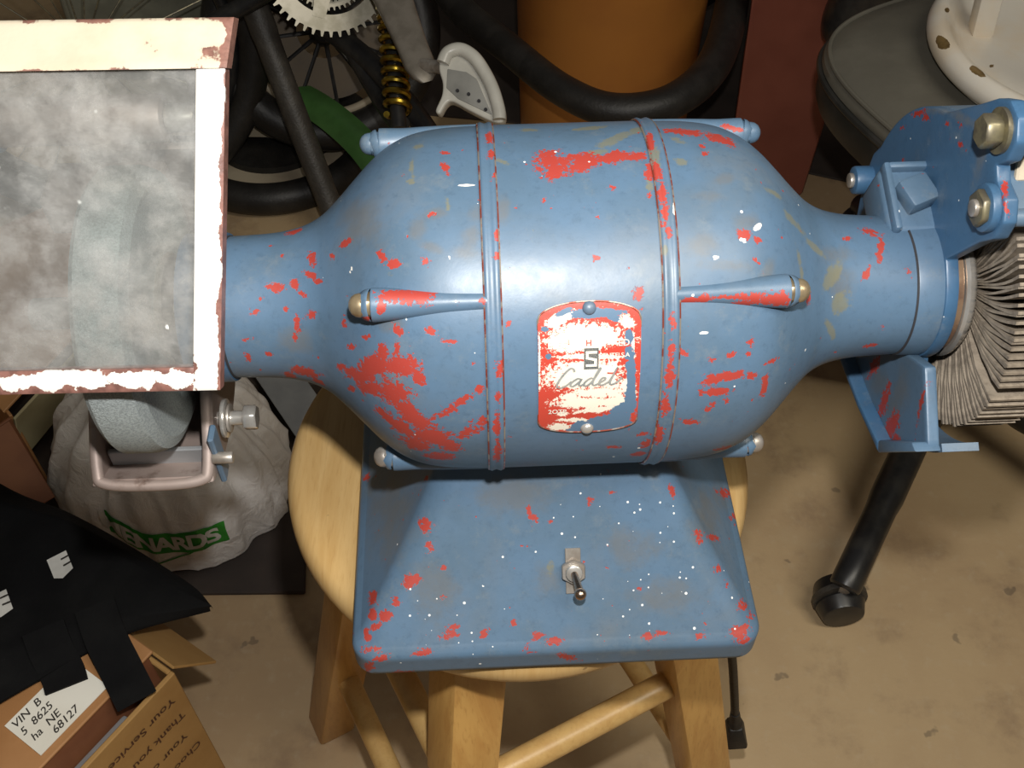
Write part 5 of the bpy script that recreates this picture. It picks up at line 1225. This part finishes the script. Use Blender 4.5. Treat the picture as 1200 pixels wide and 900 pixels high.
o = one('floor_shade_sheet', bevelled(prism([(-.24, 1.27), (.20, 1.20), (.95, .93), (1.35, 1.0), (1.35, 2.1), (-.24, 2.1)], .0, .004), .001, 1, 25), M['mat'])  # added dark sheet, its colour stands in for shade on the back floor
tag(o, 'added dark brown sheet standing in for floor shade under the orange barrel', 'mat')
from mathutils import noise as nz
def bag_mesh():
    nu, nv = 180, 110
    c = Vector((-.445, .385, .0))
    v = []; f = []
    for j in range(nv + 1):
        t = j / nv
        for i in range(nu):
            a = 2 * PI * i / nu
            # profile: flat foot, full belly, gathered neck
            if t < .12: r = .60 + .40 * math.sin(t / .12 * PI / 2); z = .012 * t / .12
            else:
                q = (t - .12) / .88
                r = (1.0 + .06 * math.sin(q * PI)) * (1 - q ** 2.2) ** .62 if q < 1 else 0
                r = max(r, .13)
                z = .012 + .250 * q
            sx, sy = .152, .135
            ca, sa = math.cos(a), math.sin(a)
            p = Vector((ca * r * sx, sa * r * sy, z))
            fold = nz.noise(Vector((ca * 2.2, sa * 2.2, t * 1.2 + 3)))
            ridge = abs(nz.noise(Vector((ca * 4.5 + 7, sa * 4.5, t * 1.6))))
            rid2 = abs(nz.noise(Vector((ca * 9 + 3, sa * 9 + t * 2.5, t * 4.0))))
            k = 1 + .11 * fold - .13 * ridge * min(1, t * 4) - .045 * rid2 * min(1, t * 4)
            p.x *= k; p.y *= k
            p.z = max(.0, p.z * (1 + .10 * fold) + (.012 * nz.noise(p * 22) if t > .15 else 0))
            v.append(p + c + Vector((0, 0, .0085)))
    for j in range(nv):
        for i in range(nu):
            k = (i + 1) % nu
            f.append([j * nu + i, j * nu + k, (j + 1) * nu + k, (j + 1) * nu + i])
    f.append([nv * nu + i for i in range(nu)]); f.append(list(range(nu))[::-1])
    return v, f
m_, t_, b_ = nt('white_plastic_film')
co_ = coords(t_)
t_.links.new(mix(t_, ramp(t_, noise(t_, co_, 12, 5), .4, .7), (.80, .775, .75), (.70, .67, .63)), b_.inputs['Base Color'])
b_.inputs['Roughness'].default_value = .38
bump(t_, b_, noise(t_, co_, 38, 6, .6, 1.2), .55, .006)
M['film'] = m_
bag = empty('plastic_bag', (0, 0, 0))
tag(bag, 'crumpled white plastic carrier bag with green printing on the brown mat', 'bag')
bagv = bag_mesh()
bag_o = one('bag_film', bagv, M['film'], bag, sharp=80)
one('bag_neck', tube(catmull([(-.435, .385, .25), (-.425, .395, .285), (-.40, .42, .30), (-.37, .44, .285)], 8), [.020] * 8 + [.024] * 8 + [.014] * 9, 14), M['film'], bag, sharp=80)
bvh = BVHTree.FromPolygons([Vector(p) for p in bagv[0]], bagv[1])
def on_bag(name, vf, org, right, up, mat, lift=.0012):
    right = Vector(right).normalized(); up = Vector(up); up = (up - right * up.dot(right)).normalized(); nn = right.cross(up).normalized()
    out = []
    for p in vf[0]:
        q = Vector(org) + right * p[0] + up * p[1]
        h, nr, i_, d_ = bvh.ray_cast(q + nn * .4, -nn)
        out.append((h + nn * lift) if h is not None else q)
    return one(name, (out, vf[1]), mat, bag, flat=True, recalc=False)
BO_, BR2, BU2 = (-.430, .255, .085), (1, -.03, .0), (0, .45, .9)
# green arched band with white letters
def band():
    A = []; B = []
    for i in range(41):
        u = -.062 + .140 * i / 40
        cen = -.012 * math.cos(u / .062 * 1.3) + .55 * max(0, -u - .02) + .010
        A.append((u, cen + .019, 0)); B.append((u, cen - .017, 0))
    return strip(A, B)
def arch(vf):
    return [(p[0], p[1] + (-.012 * math.cos(p[0] / .062 * 1.3) + .55 * max(0, -p[0] - .02) + .010), 0) for p in vf[0]], vf[1]
on_bag('printed_band', dense(band(), 3), BO_, BR2, BU2, M['green_print'], .0012)
on_bag('printed_letters', arch(dense(text_mesh('MENARDS', .0335, spacing=.88, offset=.0012), 2)), BO_, BR2, BU2, M['white_label'], .0024)
on_bag('printed_line', dense(strip([(-.03 + .005 * i, -.038 + .0004 * i * i * .35, 0) for i in range(17)], [(-.03 + .005 * i, -.0405 + .0004 * i * i * .35, 0) for i in range(17)]), 2), BO_, BR2, BU2, M['green_print'], .0014)

# grey metal strips between bag and stool
for k, (p0, p1, w_, lab) in enumerate((((-.345, .565, .075), (-.240, .420, .045), .028, 'grey sheet-metal strip leaning between the bag and the stool'), ((-.318, .520, .050), (-.238, .400, .028), .012, 'narrow dark grey metal strip below the wider strip by the bag'))):
    p0, p1 = Vector(p0), Vector(p1)
    d = (p1 - p0).normalized(); sdv = d.cross(Vector((0, -.35, .94))).normalized()
    nn = sdv.cross(d)
    v = [p + sdv * (w_ * a) + nn * b for p in (p0, p1) for a in (-1, 1) for b in (-.002, .002)]
    o = one('metal_strip', bevelled(([tuple(q) for q in v], [[0, 1, 3, 2], [4, 6, 7, 5], [0, 4, 5, 1], [2, 3, 7, 6], [0, 2, 6, 4], [1, 5, 7, 3]]), .0006, 1), M['grey_metal'])
    tag(o, lab, 'strip')
o = one('wood_block', box(.20, .16, .045, (-.31, .62, .0305), .003), M['mat'])
tag(o, 'low dark block on the floor behind the grey metal strips', 'block')

# open cardboard box behind the bag
cb = empty('cardboard_box', (-.72, .40, 0), R(0))
tag(cb, 'open orange-brown cardboard box behind the white bag at the left edge', 'box')
def quad_slab(P, th=.004):
    P = [Vector(p) for p in P]; n = (P[1] - P[0]).cross(P[2] - P[0]).normalized() * th
    v = [tuple(p) for p in P] + [tuple(p - n) for p in P]
    return bevelled((v, [[0, 1, 2, 3], [7, 6, 5, 4], [0, 4, 5, 1], [1, 5, 6, 2], [2, 6, 7, 3], [3, 7, 4, 0]]), .0008, 1)
CO = Vector((-.72, .40, 0))
def C_(p): return Vector(p) - CO
k0, k1, k2, k3 = (-.625, .388), (-.78, .20), (-1.05, .43), (-.86, .64)
zt = .17
pts = [k0, k1, k2, k3]
for i in range(4):
    a, b = pts[i], pts[(i + 1) % 4]
    one('box_wall', quad_slab([C_((a[0], a[1], .009)), C_((b[0], b[1], .009)), C_((b[0], b[1], zt)), C_((a[0], a[1], zt))]), M['carton_dark'] if i == 0 else M['carton'], cb)
one('box_flap', quad_slab([C_((-.632, .392, zt)), C_((-.86, .64, zt)), C_((-.62, .76, zt + .05)), C_((-.535, .560, zt + .03))]), M['carton'], cb)
one('box_flap', quad_slab([C_((-.622, .388, zt - .003)), C_((-.545, .545, zt + .010)), C_((-.575, .530, .10)), C_((-.640, .385, .085))]), M['cream_card'], cb)
one('box_flap', quad_slab([C_((-.622, .380, zt + .002)), C_((-.78, .20, zt + .002)), C_((-.73, .150, zt - .05)), C_((-.555, .295, zt - .04))]), M['carton_dark'], cb)
one('box_floor', quad_slab([C_((k[0], k[1], .012)) for k in pts]), M['carton'], cb)

# open box in the near left corner
nb = empty('shipping_box', (-.305, -.015, 0))
tag(nb, 'open cardboard shipping box with printed side in the near left corner', 'box')
d1 = Vector((-.555, -.832, 0)); d2 = Vector((-.832, .555, 0)); ZB = .30; TH = .005
def NB(a, b, z): return d1 * a + d2 * b + Vector((0, 0, z))
L1, L2 = .42, .36
def wallslab(a0, b0, a1, b1, z0, z1):
    v = [NB(a, b, z) for z in (z0, z1) for a, b in ((a0, b0), (a1, b0), (a1, b1), (a0, b1))]
    return bevelled(([tuple(p) for p in v], [[3, 2, 1, 0], [4, 5, 6, 7]] + [[i, (i + 1) % 4, 4 + (i + 1) % 4, 4 + i] for i in range(4)]), .001, 1)
fw_ = one('printed_side', wallslab(0, 0, L1, TH, 0, ZB), M['cardboard'], nb)
one('box_wall', wallslab(0, TH, TH, L2, 0, ZB), M['cardboard'], nb)
one('box_wall', wallslab(L1 - TH, TH, L1, L2, 0, ZB), M['cardboard'], nb)
one('box_wall', wallslab(TH, L2 - TH, L1 - TH, L2, 0, ZB), M['cardboard'], nb)
one('box_floor', wallslab(TH, TH, L1 - TH, L2 - TH, 0, .005), M['cardboard'], nb)
fl_q = [NB(-.001, .004, ZB), NB(-.001, .13, ZB), NB(-.040, .10, ZB - .055), NB(-.040, .004, ZB - .055)]
one('end_flap', quad_slab(fl_q, .003), M['cardboard'], nb)
# print on the side, head down
def on_side(s_, size, a, z):
    v, f = text_mesh(s_, size, align='LEFT', offset=.0002)
    P = [NB(a + p[0], -.0006, z - p[1]) for p in v]
    return one('printed_text', (P, f), M['print'], fw_, flat=True, recalc=False)
for s_, a, z in (('Your Service', .012, ZB - .032), ('Thank you for', .010, ZB - .066), ('Your order', .018, ZB - .100), ('Choosing', .010, ZB - .134)):
    on_side(s_, .0150, a, z)
# inner carton, paper, papers in the gap
ic = empty('inner_carton', nb.location + NB(.004, .024, .0))
tag(ic, 'orange-brown carton standing inside the printed shipping box', 'box')
v = bevelled(([tuple(NB(a, b, z)) for z in (.006, .318) for a, b in ((0, 0), (.38, 0), (.38, .28), (0, .28))], [[3, 2, 1, 0], [4, 5, 6, 7]] + [[i, (i + 1) % 4, 4 + (i + 1) % 4, 4 + i] for i in range(4)]), .003, 2)
one('carton_body', v, M['carton_dark'], ic)
v = bevelled(([tuple(NB(a, b, z)) for z in (.3175, .3215) for a, b in ((-.004, -.004), (.384, -.004), (.384, .284), (-.004, .284))], [[3, 2, 1, 0], [4, 5, 6, 7]] + [[i, (i + 1) % 4, 4 + (i + 1) % 4, 4 + i] for i in range(4)]), .0012, 1)
one('carton_lid', v, M['carton'], ic)
def NBW(a, b, z): return Vector((-.305, -.015, 0)) + NB(a, b, z)
o = one('folded_paper', bevelled(([tuple(NBW(a, b, z)) for z in (.006, .285) for a, b in ((.05, .007), (.40, .007), (.40, .018), (.05, .018))], [[3, 2, 1, 0], [4, 5, 6, 7]] + [[i, (i + 1) % 4, 4 + (i + 1) % 4, 4 + i] for i in range(4)]), .003, 2), M['grey_metal'])
tag(o, 'pale grey folded sheet tucked in the gap of the printed shipping box', 'sheet')
pap = empty('paper_note', NBW(.083, .050, .3222))
tag(pap, 'white paper note with handwriting on the carton under the black cloth', 'paper')
rd = -d1; ru = d2
def on_note(vf, a, b, h): return [rd * (p[0] + a) + ru * (p[1] + b) + Vector((0, 0, h + p[2])) for p in vf[0]], vf[1]
one('sheet', on_note(box(.074, .046, .0008, (0, 0, .0006)), 0, 0, 0), M['paper'], pap, flat=True)
for s_, a, b in (('VIN  B', -.034, .016), ('5  8625', -.034, .005), ('ha  NE', -.032, -.006), ('68127', -.018, -.016)):
    v, f = text_mesh(s_, .0105, shear=.25, align='LEFT', offset=.0001)
    one('handwriting', on_note((v, f), a, b, .0013), M['ink'], pap, flat=True, recalc=False)

# black cloth thrown over the boxes
def cloth_grid(U, V_, nu, nv, zf, th=.003):
    """surface between two boundary polylines given as (x, y, z)"""
    A = catmull(U, nu // (len(U) - 1)); B = catmull(V_, nu // (len(V_) - 1))
    n = min(len(A), len(B)); v = []; f = []
    for i in range(n):
        for j in range(nv + 1):
            t = j / nv
            p = A[i].lerp(B[i], t)
            v.append(p + Vector((0, 0, zf(p, t, i / (n - 1)))))
    m = nv + 1
    for i in range(n - 1):
        for j in range(nv): f.append([i * m + j, i * m + j + 1, (i + 1) * m + j + 1, (i + 1) * m + j])
    k = len(v)
    v += [p - Vector((0, 0, th)) for p in v]
    f += [[k + x for x in q[::-1]] for q in f]
    def skirt(idx):
        for a, b in zip(idx[:-1], idx[1:]): f.append([a, b, k + b, k + a])
    skirt([i * m for i in range(n)]); skirt([i * m + nv for i in range(n)]); skirt(list(range(m))); skirt([(n - 1) * m + j for j in range(m)])
    return v, f
def zf(p, t, s):
    w = .010 * nz.noise(p * 9) + .006 * abs(nz.noise(p * 22)) + .006
    return w * min(1, 5 * t) * min(1, 5 * (1 - t)) - .03 * max(0, .12 - t) / .12 * max(0, 1 - s * 1.15)
U = [(-.66, .275, .345), (-.517, .182, .338), (-.439, .146, .335), (-.370, .106, .333), (-.300, .060, .332), (-.2745, .036, .328)]
V_ = [(-.60, -.20, .335), (-.475, -.088, .334), (-.410, -.036, .333), (-.373, -.008, .332), (-.338, .012, .331), (-.2765, .034, .327)]
ck = empty('black_cloth', (0, 0, 0))
tag(ck, 'black cloth with white tape marks heaped over the near left box', 'cloth')
cloth_o = one('cloth_sheet', cloth_grid(U, V_, 100, 50, zf), M['black'], ck, sharp=70)
def strap(P, w0, nrm_=(0, 0, 1), th=.004):
    P = catmull(P, 8); v = []; f = []
    for i, p in enumerate(P):
        t = (P[min(i + 1, len(P) - 1)] - P[max(i - 1, 0)]).normalized(); sd = t.cross(Vector(nrm_)).normalized() * w0; nn = sd.cross(t).normalized() * th / 2
        v += [p - sd - nn, p + sd - nn, p + sd + nn, p - sd + nn]
    for i in range(len(P) - 1):
        for k in range(4): f.append([4 * i + k, 4 * i + (k + 1) % 4, 4 * i + 4 + (k + 1) % 4, 4 * i + 4 + k])
    f += [[3, 2, 1, 0], [4 * len(P) - 4 + k for k in range(4)]]
    return v, f
one('cloth_strap', strap([(-.375, .028, .345), (-.360, .000, .340), (-.344, -.024, .3275), (-.333, -.040, .324), (-.327, -.049, .316)], .0175), M['black'], ck)
one('cloth_strap', strap([(-.415, .006, .345), (-.405, -.012, .338), (-.394, -.028, .328), (-.388, -.040, .325)], .018), M['black'], ck)
cb_v = [cloth_o.data.vertices[i].co.copy() for i in range(len(cloth_o.data.vertices))]
bv2 = BVHTree.FromPolygons(cb_v, [list(p.vertices) for p in cloth_o.data.polygons])
def on_cloth(poly, c, rot, mat, lift):
    v = []
    for a, b in poly:
        q = Matrix.Rotation(rot, 2) @ Vector((a, b)); x, y = c[0] + q.x, c[1] + q.y
        h = bv2.ray_cast(Vector((x, y, 1)), Vector((0, 0, -1)))[0]
        v.append((x, y, (h.z if h is not None else .34) + lift))
    return v, [list(range(len(poly)))]
def rect_fine(x0, x1, y0, y1, n=6):
    v = [(x0 + (x1 - x0) * i / n, y0) for i in range(n + 1)] + [(x1, y0 + (y1 - y0) * i / n) for i in range(1, n + 1)] + [(x1 - (x1 - x0) * i / n, y1) for i in range(1, n + 1)] + [(x0, y1 - (y1 - y0) * i / n) for i in range(1, n)]
    return v
for c in ((-.4195, .074), (-.464, .034)):
    mk = one('tape_mark', on_cloth([(-.0100, -.0115), (-.003, -.0165), (.0085, -.0125), (.0085, .0105), (-.0100, .0105)], c, R(32), M['white_label'], .0015), M['white_label'], ck, flat=True)
    for y_ in (-.0050, .0030):
        one('tape_bar', on_cloth([(.0015, y_ - .0010), (.0088, y_ - .0010), (.0088, y_ + .0010), (.0015, y_ + .0010)], c, R(32), M['ink'], .0022), M['ink'], mk, flat=True)
